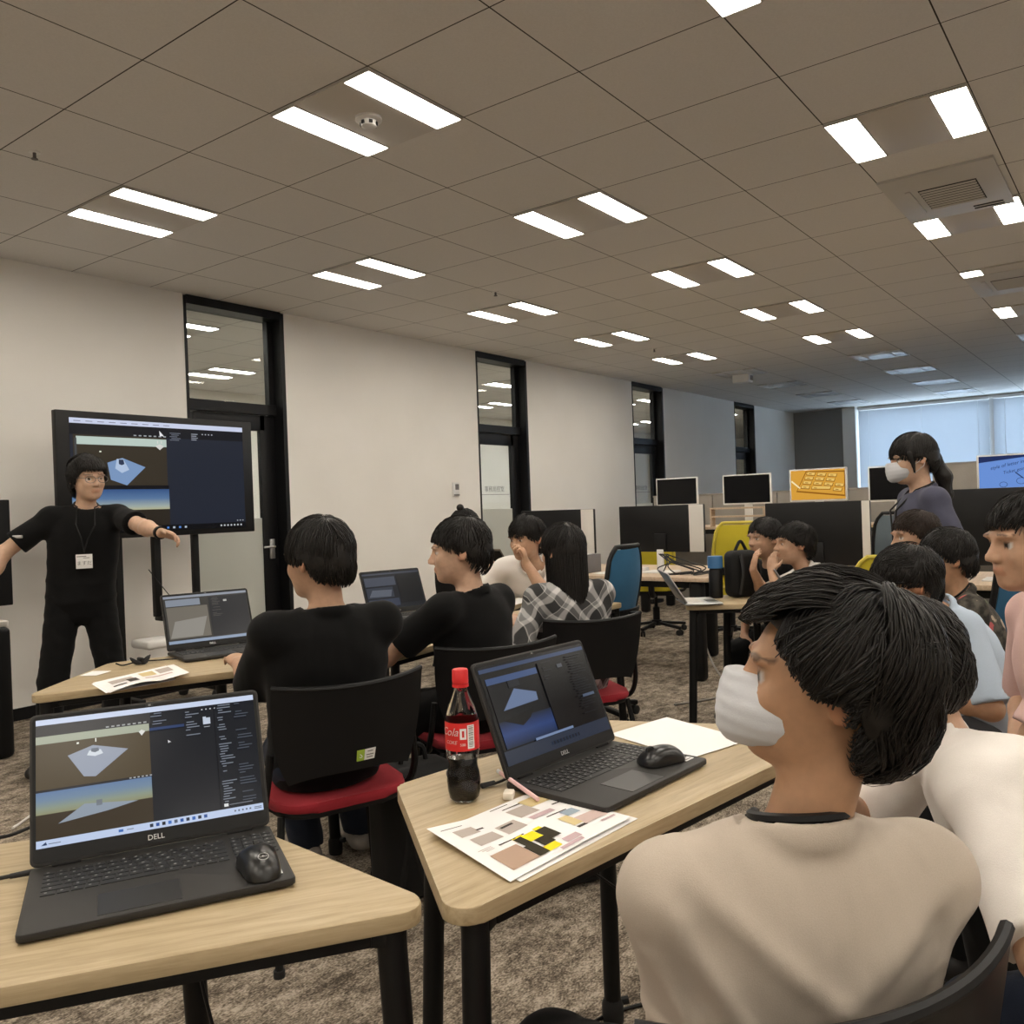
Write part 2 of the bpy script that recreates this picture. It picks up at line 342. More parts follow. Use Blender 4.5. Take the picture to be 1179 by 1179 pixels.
# ------------------------------------------------------------------ the setting
WY = 6.02; XF = 18.0; XB = -4.6; YR = -6.5
DOORS = [(3.85, 4.81), (7.45, 8.41), (11.02, 12.0), (14.81, 15.78)]
def build_room():
    bm = BM(); bx(bm, ((XB+XF)/2, (WY+YR)/2, -0.05), (XF-XB+0.6, WY-YR+0.4, 0.1)); struct('floor', bm, 'carpet')
    bm = BM(); bx(bm, ((XB+XF)/2, (WY+YR)/2, CEIL+0.05), (XF-XB+0.6, WY-YR+0.4, 0.1)); struct('ceiling', bm, 'ceiling')
    bm = BM(); xs = [XB] + [v for d in DOORS for v in d] + [XF]
    for a, b in zip(xs[::2], xs[1::2]): bx(bm, ((a+b)/2, WY+0.10, CEIL/2), (b-a, 0.20, CEIL))
    struct('wall_left', bm, 'wall')
    bm = BM()
    for a, b in zip(xs[::2], xs[1::2]): bx(bm, ((a+b)/2, WY-0.006, 0.04), (b-a, 0.012, 0.08))
    struct('baseboard_left', bm, 'dark_frame')
    bm = BM(); bx(bm, (XB-0.1, (WY+YR)/2, CEIL/2), (0.2, WY-YR, CEIL)); struct('wall_back', bm, 'wall')
    bm = BM(); bx(bm, ((XB+XF)/2, YR-0.1, CEIL/2), (XF-XB+0.4, 0.2, CEIL)); struct('wall_right', bm, 'wall')
    # far wall: grey panel, white pillar, then windows
    bm = BM(); bx(bm, (XF+0.10, (WY+4.98)/2, CEIL/2), (0.2, WY-4.98, CEIL), mi=0); bx(bm, (XF+0.02, 4.855, CEIL/2), (0.4, 0.25, CEIL), mi=1)
    bx(bm, (XF+0.10, (4.73+YR)/2, 0.45), (0.2, 4.73-YR, 0.9), mi=1); bx(bm, (XF+0.10, (4.73+YR)/2, 3.02), (0.2, 4.73-YR, 0.06), mi=1)
    bx(bm, (XF+0.10, YR+0.4, CEIL/2), (0.2, 0.8, CEIL), mi=1)
    struct('wall_far', bm, ['grey_wall', 'wall'])
    ys = [4.73, 2.36, -0.02, -2.40, -4.78]
    for i, (a, b) in enumerate(zip(ys, ys[1:])):
        bm = BM(); z0, z1 = 0.9, 2.99
        bx(bm, (XF+0.12, a-0.025, (z0+z1)/2), (0.08, 0.05, z1-z0)); bx(bm, (XF+0.12, b+0.025, (z0+z1)/2), (0.08, 0.05, z1-z0))
        bx(bm, (XF+0.12, (a+b)/2, z0+0.025), (0.08, a-b-0.1, 0.05)); bx(bm, (XF+0.12, (a+b)/2, z1-0.025), (0.08, a-b-0.1, 0.05))
        wn = struct('window_%d' % (i+1), bm, 'alu')
        bm = BM(); bx(bm, (XF+0.14, (a+b)/2, (z0+z1)/2), (0.006, a-b-0.1, z1-z0-0.1)); obj('window_pane', bm, 'glass', wn)
        # venetian blind hanging in front
        t = thing('window_blind', ['closed white slatted blind at the left end of the far windows', 'closed white slatted blind behind the blue screen, second along the far windows',
                                   'closed slatted blind third along the far windows', 'closed slatted blind nearest the right wall on the far windows'][i], 'blind', (XF-0.03, (a+b)/2, 0.95))
        wd = a-b-0.07
        bm = BM(); rot = Matrix.Rotation(R(66), 3, 'Y')
        nsl = 58
        for k in range(nsl): bx(bm, (0, 0, 0.02+k*0.0345), (0.038, wd, 0.0015), rot=rot)
        obj('slats', bm, 'blind', t, smooth=False)
        bm = BM(); bx(bm, (0, 0, 2.04), (0.05, wd, 0.05), 0.004); obj('headrail', bm, 'white_plastic', t)
        bm = BM()
        for q in (-0.42, 0, 0.42): bx(bm, (-0.024, q*wd, 1.02), (0.003, 0.006, 2.02))
        obj('ladder_tape', bm, 'white_plastic', t)
    # doors with a glass transom above
    for i, (a, b) in enumerate(DOORS):
        y = WY+0.14; fr = BM(); wj = 0.035
        bx(fr, (a+0.012, WY+0.10, CEIL/2), (0.024, 0.21, CEIL-0.02)); bx(fr, (b-0.02, WY+0.10, CEIL/2), (0.04, 0.21, CEIL-0.02))
        bx(fr, ((a+b)/2, WY+0.10, CEIL-0.035), (b-a-0.06, 0.21, 0.07)); bx(fr, ((a+b)/2, y, 2.20), (b-a-0.06, 0.12, 0.09), 0.004)
        bx(fr, (a+0.045, y, 2.63), (0.04, 0.06, 0.80)); bx(fr, (b-0.065, y, 2.63), (0.05, 0.06, 0.80))
        d = struct('door_%d' % (i+1), fr, 'dark_frame')
        bm = BM(); bx(bm, ((a+b)/2, y, 2.61), (b-a-0.12, 0.008, 0.75)); obj('transom_pane', bm, 'glass', d)
        lf = BM(); x0, x1 = a+0.028, b-0.045
        bx(lf, (x0+0.035, y, 1.08), (0.07, 0.045, 2.14), 0.003); bx(lf, (x1-0.075, y, 1.08), (0.15, 0.045, 2.14), 0.003)
        bx(lf, ((x0+x1)/2, y, 2.085), (x1-x0-0.2, 0.045, 0.13), 0.003); bx(lf, ((x0+x1)/2, y, 0.09), (x1-x0-0.2, 0.045, 0.16), 0.003)
        leaf = obj('door_leaf', lf, 'dark_frame', d)
        zf = 1.27; gx0, gx1 = x0+0.07, x1-0.15
        bm = BM(); bx(bm, ((gx0+gx1)/2, y, (0.17+2.02)/2), (gx1-gx0, 0.008, 1.85)); obj('door_pane', bm, 'glass', leaf)
        bm = BM(); bx(bm, ((gx0+gx1)/2, y-0.0065, (0.17+zf)/2), (gx1-gx0-0.002, 0.002, zf-0.17)); obj('frosted_film', bm, 'frost', leaf)
        bm = BM(); bx(bm, (x1-0.075, y-0.032, 1.00), (0.05, 0.018, 0.17), 0.004); tube(bm, [(x1-0.075, y-0.03, 1.02), (x1-0.075, y-0.075, 1.02), (x1-0.19, y-0.078, 1.02)], 0.009, 8); obj('door_handle', bm, 'alu', leaf)
        if i > 0:
            bm = BM(); text_bm(bm, '事務局控室', 0.075, Matrix.Translation((gx0+(gx1-gx0)*0.5, y-0.008, 1.50)) @ Matrix.Rotation(R(90), 4, 'X')); obj('door_lettering', bm, 'ink', leaf, smooth=False)
            bm = BM(); bx(bm, ((gx0+gx1)/2, y-0.007, 1.44), (gx1-gx0-0.06, 0.001, 0.006)); obj('guide_line', bm, 'ink', leaf, smooth=False)
    # the corridor seen through the door glass
    y0, y1 = WY+0.20, 10.4; xa, xb = 1.0, 24.0
    bm = BM(); bx(bm, ((xa+xb)/2, (y0+y1)/2, -0.05), (xb-xa, y1-y0, 0.1)); struct('floor_corridor', bm, 'carpet')
    bm = BM(); bx(bm, ((xa+xb)/2, (y0+y1)/2, CEIL+0.05), (xb-xa, y1-y0, 0.1)); struct('ceiling_corridor', bm, 'ceiling')
    bm = BM(); bx(bm, ((xa+xb)/2, y1+0.1, CEIL/2), (xb-xa, 0.2, CEIL)); bx(bm, (xa-0.1, (y0+y1)/2, CEIL/2), (0.2, y1-y0, CEIL)); bx(bm, (xb+0.1, (y0+y1)/2, CEIL/2), (0.2, y1-y0, CEIL)); struct('wall_corridor', bm, 'wall')
    bm = BM(); bx(bm, (XF+3, WY+0.11, CEIL/2), (6-0.1, 0.18, CEIL)); struct('wall_corridor_side', bm, 'wall')
build_room()

# ------------------------------------------------------------------ ceiling fittings
def ceiling_light(x0, y0, lit, label, group, cool=False):
    """a luminaire filling one tile: two strips along X at either side of a centre panel"""
    t = thing('ceiling_light', label, 'ceiling light', (x0+TX/2, y0+TY/2, CEIL), 0, group)
    sw, ln, yo = 0.142, TX-0.012, TY/2-0.078
    bm = BM(); bx(bm, (0, 0, -0.006), (ln, 2*(yo-sw/2)-0.012, 0.010), 0.002); obj('centre_panel', bm, 'lamp_mid' if lit else 'lamp_off', t)
    for q in (1, -1):
        bm = BM()
        for s in (1, -1):
            bx(bm, (0, q*yo+s*(sw/2+0.003), -0.007), (ln, 0.006, 0.014)); bx(bm, (s*(ln/2-0.003), q*yo, -0.007), (0.006, sw, 0.014))
        fr = obj('lamp_frame', bm, 'trim', t, smooth=False)
        bm = BM(); bx(bm, (0, q*yo, -0.006), (ln-0.014, sw, 0.008), 0.002); obj('diffuser', bm, ('lamp_cool' if cool else 'lamp') if lit else 'lamp_off', t)
    return t
NTH = ['first', 'second', 'third', 'fourth', 'fifth', 'sixth', 'seventh', 'eighth', 'ninth', 'tenth', 'eleventh', 'twelfth', 'thirteenth', 'fourteenth']
ROWS = {'C': (7, 'nearest the glass doors'), 'B': (4, 'along the middle of the ceiling'), 'A': (1, 'with the air vents'), 'D': (-2, 'right of the air vents'), 'E': (-5, 'third from the right wall'), 'F': (-8, 'second from the right wall')}
def build_lights():
    for key, (j, words_) in ROWS.items():
        y0 = TY0+(j-1)*TY if key != 'A' else TY0
        seen = 0
        for i in range(-3, 9):
            x0 = TX0+3*TX*i
            if x0 > XF-1.2: break
            front = (x0+0.6)*0.8+(y0+0.3)*0.6
            vis = key in 'ABC' and i >= 0
            lit = not ((i >= 5) and key in 'ABC')
            if key in 'DEF' and i >= 4: lit = False
            if key == 'C' and i == 0: pass
            if vis: n = NTH[i]; lab = ('lit' if lit else 'switched off')+' twin strip ceiling light, %s in the row %s' % (n, words_)
            else: lab = ('lit' if lit else 'switched off')+' twin strip ceiling light, place %s in the row %s' % (NTH[i+3], words_)
            if key == 'A' and i == 0: lab = 'lit twin strip ceiling light cut off by the top edge of the picture'
            if key == 'B' and i == 0: lab = 'lit twin strip ceiling light with a round smoke detector between its strips'
            ceiling_light(x0, y0, lit, lab, 'twin strip ceiling lights')
    k = 0
    for y in (6.88, 8.72):
        for i in range(0, 9):
            ceiling_light(2.43+3*TX*i, y, True, 'lit twin strip ceiling light in the corridor, %s in its %s row' % (NTH[i], 'near' if y < 8 else 'far'), 'corridor ceiling lights', True)
build_lights()
def cassette(x, y, label):
    t = thing('air_conditioner', label, 'air conditioner', (x, y, CEIL), 0, 'ceiling air conditioners')
    bm = BM(); bx(bm, (0, 0, -0.008), (0.90, 0.58, 0.016), 0.003); obj('panel', bm, 'trim', t)
    bm = BM(); bx(bm, (0.02, -0.02, -0.012), (0.40, 0.30, 0.012)); g = obj('grille', bm, 'dark_gap', t, smooth=False)
    bm = BM()
    for k in range(9): bx(bm, (-0.16+k*0.045, -0.02, -0.019), (0.014, 0.29, 0.008), rot=Matrix.Rotation(R(25), 3, 'Y'))
    obj('louvre', bm, 'trim', g)
    for q in (0.34, 0.39):
        bm = BM(); bx(bm, (q, -0.16, -0.014), (0.020, 0.16, 0.008)); obj('outlet_slot', bm, 'dark_gap', t, smooth=False)
    bm = BM(); bx(bm, (0.02, 0.18, -0.018), (0.46, 0.03, 0.012), 0.003); obj('flap', bm, 'trim', t)
cassette(5.60, 0.92, 'ceiling air conditioner grille in front of the second light from the top right')
cassette(8.35, 0.92, 'ceiling air conditioner grille at the right edge, the farther of two')
def build_ceiling_bits():
    t = thing('smoke_detector', 'round white smoke detector between the strips of the brightest near light', 'smoke detector', (2.70, 2.74, CEIL-0.011))
    bm = BM(); lathe(bm, [(0.0, 0), (0.058, 0), (0.060, -0.012), (0.045, -0.016), (0.001, -0.016)], 24, cap=False); obj('base', bm, 'white_plastic', t)
    bm = BM(); lathe(bm, [(0.036, -0.015), (0.034, -0.038), (0.02, -0.046), (0.001, -0.047)], 20, cap=False); c = obj('sensor_dome', bm, 'trim', t)
    bm = BM()
    for k in range(6): bx(bm, (0.035*math.cos(k*PI/3), 0.035*math.sin(k*PI/3), -0.028), (0.008, 0.016, 0.014), rot=Matrix.Rotation(k*PI/3, 3, 'Z'))
    obj('inlet', bm, 'dark_gap', c)
    for (x, y, lab) in ((1.93, 4.19, 'small fire sprinkler head in the near left ceiling'), (5.55, 4.25, 'small fire sprinkler head in the middle of the ceiling'), (8.9, 4.55, 'small fire sprinkler head in the far ceiling')):
        t = thing('sprinkler', lab, 'sprinkler', (x, y, CEIL))
        bm = BM(); lathe(bm, [(0.001, -0.004), (0.026, -0.004), (0.026, 0.0)], 16, cap=False); obj('collar', bm, 'white_plastic', t)
        bm = BM(); tube(bm, [(0, 0, 0), (0, 0, -0.03)], 0.008, 8); lathe(bm, [(0.001, -0.030), (0.015, -0.031), (0.015, -0.034), (0.001, -0.035)], 12, cap=False); obj('nozzle', bm, 'ink', t)
    t = thing('ceiling_sensor', 'white box sensor hanging from the far ceiling left of the unlit lights', 'sensor', (11.69, 4.61, CEIL))
    bm = BM(); bx(bm, (0, 0, -0.06), (0.16, 0.24, 0.12), 0.01); obj('housing', bm, 'white_plastic', t)
    bm = BM(); bx(bm, (0.02, -0.125, -0.06), (0.1, 0.01, 0.07), 0.003); obj('sensor_window', bm, 'ink', t)
    t = thing('wall_thermostat', 'small white wall controller beside the second glass door', 'thermostat', (7.02, WY, 1.50))
    bm = BM(); bx(bm, (0, -0.012, 0), (0.095, 0.024, 0.15), 0.006); obj('casing', bm, 'white_plastic', t)
    bm = BM(); bx(bm, (0.008, -0.026, 0.025), (0.055, 0.004, 0.06)); obj('display', bm, 'ink', t)
    bm = BM(); bx(bm, (0, -0.025, -0.062), (0.09, 0.004, 0.012)); obj('button', bm, 'ink', t)
build_ceiling_bits()

# ------------------------------------------------------------------ furniture builders
def d2(a): return Vector((math.cos(R(a)), math.sin(R(a))))
TZ = 0.742
def student_table(v, ang, left, depth, length, label, bottom_only=False):
    """trapezoid table: v = sharp front corner, ang = direction of the long front edge away from v; left True when the table body lies left of that direction"""
    u = d2(ang); n = Vector((-u.y, u.x))*(1 if left else -1); o = Vector(v); off = depth/math.tan(R(60))
    P = [o, o+u*length, o+u*(length-off)+n*depth, o+u*off+n*depth]
    c = sum(P, Vector((0, 0)))/4
    t = thing('student_table', label, 'table', (c.x, c.y, 0), 0, 'trapezoid student tables')
    poly = [(p-c)[:] for p in P]
    if not left: poly = poly[::-1]
    rp = roundpoly(poly, 0.035, 6)
    rot = Matrix.Rotation(R(ang), 4, 'Z'); inv = rot.inverted()
    def put(name, bm, m, par=None, **k):
        bm.transform(inv); o_ = obj(name, bm, m, par or t, **k)
        if par is None: o_.rotation_euler = (0, 0, R(ang))
        return o_
    bm = BM(); prism(bm, rp, TZ-0.026, TZ, bev=0.003); top = put('table_top', bm, 'oak', angle=30)
    ins = [(Vector(p)*(1-0.075/Vector(p).length)) for p in poly]
    bm = BM(); m = 4
    for k in range(m):
        a, b = ins[k], ins[(k+1) % m]; d = (b-a); mid = (a+b)/2
        bx(bm, (mid.x, mid.y, TZ-0.038), (d.length-0.06, 0.028, 0.020), 0.003, rot=Matrix.Rotation(math.atan2(d.y, d.x), 3, 'Z'))
    for p in ins:
        q = p*(1-0.16/p.length); d = q-p; mid = (p+q)/2; bx(bm, (mid.x, mid.y, TZ-0.040), (0.16, 0.045, 0.022), 0.006, rot=Matrix.Rotation(math.atan2(d.y, d.x), 3, 'Z'))
    put('frame', bm, 'black_metal')
    for p in ins:
        e = p*(1+0.028/p.length); bm = BM(); tube(bm, [(p.x, p.y, TZ-0.027), (p.x, p.y, TZ-0.06), (e.x, e.y, 0.055)], 0.021, 14); lg = put('leg', bm, 'black_metal')
        bm = BM(); lathe(bm, [(0.001, 0.0), (0.024, 0.0), (0.027, 0.012), (0.027, 0.05), (0.018, 0.07), (0.001, 0.07)], 14, c=(e.x, e.y, 0), cap=False)
        tube(bm, [(e.x, e.y, 0.05), (e.x+0.04*d.normalized().x, e.y+0.04*d.normalized().y, 0.055)], 0.010, 8); put('foot', bm, 'rubber', lg)
    return t
student_table((0.878, 0.800), 145.2, False, 0.52, 1.24, 'oak topped student table in the left foreground under a laptop')
student_table((0.850, 0.765), -8.5, True, 0.51, 1.24, 'oak topped student table in the middle foreground under the red capped bottle')
student_table((1.225, 2.880), -22.4, True, 0.52, 1.05, 'oak topped student table in front of the standing presenter')
student_table((2.22, 2.31), 6.0, True, 0.48, 0.95, 'oak topped student table in front of the second black shirted student')
student_table((3.20, 2.41), -4.0, True, 0.32, 0.95, 'oak topped student table in front of the girl in plaid')
student_table((3.60, 2.78), 20.0, True, 0.34, 0.66, 'oak topped student table under the leaning elbow behind the plaid girl')
student_table((2.66, 3.10), -4.0, True, 0.45, 1.0, 'oak topped student table under the laptop between the two black shirted students')
student_table((5.80, 4.95), -112.0, True, 0.40, 0.80, 'oak topped student table by the second glass door with a tablet above it')
student_table((4.10, 1.99), -58.0, True, 0.45, 0.75, 'oak topped student table with the small white laptop')

def student_chair(label, x, y, yaw, sticker=False, seat='red_seat', group='student chairs'):
    """local +X is where the sitter looks"""
    t = thing('student_chair', label, 'chair', (x, y, 0), R(yaw), group)
    bm = BM(); pts = roundpoly([(-0.21, -0.20), (0.21, -0.23), (0.21, 0.23), (-0.21, 0.20)], 0.10, 8); prism(bm, pts, 0.422, 0.452, bev=0.012); obj('seat', bm, seat, t)
    bm = BM(); pts = roundpoly([(-0.20, -0.19), (0.20, -0.22), (0.20, 0.22), (-0.20, 0.19)], 0.10, 8); prism(bm, pts, 0.404, 0.4218, bev=0.006); obj('seat_shell', bm, 'black_plastic', t)
    def back(u, v):
        wv = 1.0-0.22*(1-v)**3; ph = (u-0.5)*1.15*wv; r = 0.43
        zz = 0.535+0.255*v-0.02*(2*abs(u-0.5))**3*(1-v); return (-0.235-0.05*v+(1-math.cos(ph))*r, math.sin(ph)*r, zz+0.012*(2*abs(u-0.5))**2*v)
    bm = BM(); solid_sheet(bm, back, 22, 10, 0.012); b = obj('backrest', bm, 'black_plastic', t)
    bm = BM(); tube(bm, [back(k/22, 1.0) for k in range(23)], 0.0085, 8); obj('rim', bm, 'black_plastic', b)
    if sticker:
        def st(u0, u1):
            q = BM()
            def f(a, b_):
                p = Vector(back(u0+(u1-u0)*a, 0.10+0.13*b_)); e = Vector(back(u0+(u1-u0)*a, 0.5))-Vector((0.2, 0, 0.6)); nn = Vector((p.x-(-0.235+0.43), p.y, 0)).normalized(); return p+nn*0.0085
            solid_sheet(q, f, 4, 2, 0.001); return q
        obj('sticker', st(0.50, 0.445), 'greenlabel', b, label='green end of the sticker'); s2 = obj('sticker', st(0.444, 0.365), 'paper', b, label='white end of the sticker')
        p0 = Vector(back(0.472, 0.165)); nn = Vector((p0.x-0.195, p0.y, 0)).normalized()
        def place(u, v, off): p = Vector(back(u, v)); n_ = Vector((p.x-0.195, p.y, 0)).normalized(); tx = Vector((n_.y, -n_.x, 0))*-1; return Matrix.Translation(p+n_*off) @ Matrix((( -n_.y, 0, n_.x, 0), (n_.x, 0, n_.y, 0), (0, 1, 0, 0), (0, 0, 0, 1)))
        bm = BM(); text_bm(bm, 'S', 0.024, place(0.472, 0.165, 0.0095), depth=0.0003); obj('sticker_letter', bm, 'paper', b, smooth=False)
        bm = BM()
        for k, (v, wd) in enumerate(((0.20, 0.018), (0.16, 0.024), (0.13, 0.020))):
            mt = place(0.405, v, 0.0095); vs_ = bx(bm, (0, 0, 0), (wd, 0.0025, 0.0004))
            for q in vs_: q.co = mt @ q.co
        obj('sticker_print', bm, 'ink', b, smooth=False)
    for s in (1, -1):
        bm = BM(); tube(bm, bez([(0.0, s*0.19, 0.405), (-0.09, s*0.232, 0.415), (-0.145, s*0.237, 0.49), (-0.160, s*0.226, 0.60)], 6), 0.011, 8); obj('back_support', bm, 'black_metal', t)
        for a, e in ((0.15, 0.22), (-0.14, -0.23)):
            bm = BM(); tube(bm, [(a, s*0.195, 0.41), (e, s*0.245, 0.012)], 0.0115, 8); lg = obj('leg', bm, 'black_metal', t)
            bm = BM(); lathe(bm, [(0.001, 0), (0.016, 0), (0.016, 0.02), (0.001, 0.02)], 10, c=(e, s*0.245, 0), cap=False); obj('glide', bm, 'rubber', lg)
    return t
student_chair('black backed red seat chair with a green sticker, under the nearest black shirted student', 1.80, 2.12, 70, True)
student_chair('black backed red seat chair under the second black shirted student', 2.54, 2.10, 60)
student_chair('black backed chair under the girl in plaid', 3.28, 2.14, 58)
student_chair('black chair holding the student in beige in the foreground', 1.005, 0.452, 57)
student_chair('black backed chair under the boy in the light blue shirt', 3.35, 0.41, 122)
student_chair('black backed chair under the boy in the patterned shirt', 3.73, 0.48, 112)
student_chair('black backed chair under the child in white at the small laptop', 4.81, 1.34, 118)
student_chair('black backed chair under the child in the white tee in the foreground', 1.60, -0.12, 100)
student_chair('black backed chair under the student with a hand at the chin', 4.56, 3.37, -160)
student_chair('black backed chair under the student holding the tablet', 5.25, 4.45, 45)
student_chair('black backed chair under the student in pink at the right edge', 2.53, 0.08, 118)

def office_chair(label, x, y, yaw, mesh, frame='black_plastic', zs=1.0, group='office chairs'):
    t = thing('office_chair', label, 'chair', (x, y, 0), R(yaw), group)
    def back(u, v):
        ph = (u-0.5)*1.0*(0.86+0.14*math.sin(PI*min(1, v*1.1))); zz = 0.50+0.58*v*zs; ph *= 1-0.30*max(0.0, (v-0.80)/0.20)**2.5-0.10*max(0.0, (0.2-v)/0.2)**2
        xx = -0.235-0.05*math.sin(PI*v*0.9)+0.045*(1-v)*0-0.09*max(0, v-0.35)
        return (xx+(1-math.cos(ph))*0.45, math.sin(ph)*0.45, zz)
    bm = BM(); solid_sheet(bm, lambda u, v: back(0.04+0.92*u, 0.03+0.94*v), 14, 16, 0.006); b = obj('backrest', bm, mesh, t)
    loop = [back(0.0, k/14) for k in range(15)]+[back(k/10, 1.0) for k in range(1, 10)]+[back(1.0, 1-k/14) for k in range(15)]+[back(1-k/10, 0) for k in range(1, 10)]
    bm = BM(); tube(bm, loop, 0.014, 8, closed=True); obj('back_frame', bm, frame, t)
    bm = BM(); solid_sheet(bm, lambda u, v: tuple(Vector(back(0.05+0.9*u, 0.20+0.12*v))-Vector((0.020, 0, 0))), 10, 3, 0.014); obj('lumbar_bar', bm, 'black_plastic', t)
    bm = BM(); prism(bm, roundpoly([(-0.22, -0.22), (0.25, -0.25), (0.25, 0.25), (-0.22, 0.22)], 0.09, 8), 0.43, 0.50, bev=0.022); obj('seat', bm, mesh if mesh != 'blue_mesh' else 'blue_mesh', t)
    bm = BM(); prism(bm, roundpoly([(-0.20, -0.20), (0.2, -0.2), (0.2, 0.2), (-0.20, 0.20)], 0.06, 6), 0.385, 0.4295, bev=0.01); tube(bm, bez([(-0.08, 0, 0.39), (-0.26, 0, 0.40), (-0.315, 0, 0.50), (-0.318, 0, 0.66)], 6), [0.03]*19, 8); obj('tilt_mechanism', bm, 'black_plastic', t)
    bm = BM(); lathe(bm, [(0.001, 0.10), (0.034, 0.10), (0.034, 0.25), (0.016, 0.26), (0.016, 0.39), (0.001, 0.39)], 14, cap=False); obj('gas_column', bm, 'black_metal', t)
    bs = BM(); lathe(bs, [(0.001, 0.075), (0.05, 0.075), (0.05, 0.13), (0.001, 0.13)], 14, cap=False)
    base = None
    for k in range(5):
        a = 2*PI*k/5+0.3; bx(bs, (0.165*math.cos(a), 0.165*math.sin(a), 0.088), (0.30, 0.042, 0.028), 0.008, rot=Matrix.Rotation(a, 3, 'Z') @ Matrix.Rotation(R(6), 3, 'Y'))
    base = obj('star_base', bs, 'black_plastic', t)
    for k in range(5):
        a = 2*PI*k/5+0.3; c = Vector((0.30*math.cos(a), 0.30*math.sin(a), 0.029)); bm = BM()
        for s in (1, -1):
            n0 = len(bm.verts); lathe(bm, [(0.001, -0.009), (0.026, -0.009), (0.029, 0), (0.026, 0.009), (0.001, 0.009)], 14, cap=False); bm.verts.ensure_lookup_table()
            mt = Matrix.Translation(c+Vector((math.sin(a), -math.cos(a), 0))*0.014*s) @ Matrix.Rotation(a+0.4, 4, 'Z') @ Matrix.Rotation(R(90), 4, 'X')
            for v in bm.verts[n0:]: v.co = mt @ v.co
        tube(bm, [c+Vector((0, 0, 0.01)), c+Vector((0, 0, 0.05))], 0.008, 8); obj('caster', bm, 'rubber', base)
    for s in (1, -1):
        bm = BM(); tube(bm, bez([(-0.02, s*0.20, 0.41), (0.0, s*0.29, 0.44), (-0.02, s*0.295, 0.62)], 5), 0.015, 8); bx(bm, (0.03, s*0.295, 0.635), (0.22, 0.06, 0.025), 0.010)
        obj('armrest', bm, 'black_plastic', t)
    return t
office_chair('blue mesh office chair standing empty behind the girl in plaid', 4.36, 2.74, 92, 'blue_mesh', zs=0.93)
office_chair('blue mesh office chair at the right edge behind the patterned shirt', 4.24, 0.73, 76, 'blue_mesh')
office_chair('yellow mesh office chair turned to us beside the middle black monitor', 7.50, 3.14, 38, 'yellow_mesh', 'yellow')
office_chair('yellow mesh office chair seen low under the middle black monitor', 7.58, 3.95, 20, 'yellow_mesh', 'yellow')
office_chair('yellow mesh office chair tucked below the keyboard picture', 8.35, 2.48, 0, 'yellow_mesh', 'yellow', 1.06)
office_chair('yellow backed office chair beside the brown haired boy', 5.29, 1.25, 20, 'yellow_mesh', 'yellow', 0.76)
office_chair('grey mesh office chair behind the masked woman', 7.4, 1.62, 10, 'grey_mesh', zs=1.1)

# desks
def office_desk(label, poly, top='pinkwood', z=0.742, group='office desks', legs=True):
    c = sum((Vector(p) for p in poly), Vector((0, 0)))/len(poly); t = thing('office_desk', label, 'desk', (c.x, c.y, 0), 0, group)
    pl = [tuple(Vector(p)-c) for p in poly]
    bm = BM(); prism(bm, roundpoly(pl, 0.03, 4), z-0.03, z, bev=0.003); obj('desk_top', bm, top, t)
    bm = BM(); k_ = len(pl)
    for i in range(k_):
        a = Vector(pl[i])*0.86; b = Vector(pl[(i+1) % k_])*0.86; d = b-a; mid = (a+b)/2; bx(bm, (mid.x, mid.y, z-0.055), (d.length, 0.03, 0.05), rot=Matrix.Rotation(math.atan2(d.y, d.x), 3, 'Z'))
    obj('frame', bm, 'black_metal', t)
    for p in pl:
        q = Vector(p)*0.86; bm = BM(); bx(bm, (q.x, q.y, (z-0.03)/2), (0.10, 0.10, z-0.03), 0.03, 4); obj('leg', bm, 'black_metal', t)
    return t
office_desk('pale wood desk under the black backed monitors with tangled cables', [(5.60, 2.50), (6.70, 2.88), (6.70, 4.25), (5.60, 4.02)])
office_desk('pale wood desk behind the children, under the right black monitors', [(5.55, 0.30), (6.5, 0.30), (6.5, 1.95), (5.55, 1.95)])
office_desk('pale wood desk in the far row under the white rimmed screens', [(8.90, 2.15), (9.65, 2.15), (9.65, 5.0), (8.90, 5.0)], z=0.99)
office_desk('pale wood desk in the far row under the blue screen', [(8.75, 0.40), (9.5, 0.40), (9.5, 2.10), (8.75, 2.10)], z=0.99)
office_desk('plain white topped side desk under the left screen', [(1.35, 5.12), (2.13, 5.12), (2.13, 5.48), (1.35, 5.48)], 'offwhite', 0.755)
def partition(label, x, y0, y1, h, group='grey partitions'):
    t = thing('partition', label, 'partition', (x, (y0+y1)/2, 0), 0, group)
    n = max(1, round((y1-y0)/0.9)); w_ = (y1-y0)/n
    for k in range(n):
        bm = BM(); bx(bm, (0, y0-(y0+y1)/2+w_*(k+0.5), h/2+0.03), (0.035, w_-0.012, h-0.06), 0.004); obj('panel', bm, 'grey_panel', t)
    bm = BM(); bx(bm, (0, 0, h-0.005), (0.045, y1-y0, 0.02), 0.003); obj('top_rail', bm, 'grey_panel', t)
    bm = BM()
    for k in range(n+1): bx(bm, (0, y0-(y0+y1)/2+w_*k, 0.03), (0.30, 0.04, 0.06), 0.005)
    obj('feet', bm, 'black_metal', t)
partition('low grey fabric partition behind the white rimmed screens', 9.82, 1.9, 5.1, 1.36)
partition('grey fabric partition behind the blue screen', 9.80, -0.6, 1.85, 1.58)
partition('low grey fabric partition by the far glass doors', 11.5, 3.2, 5.6, 1.33)

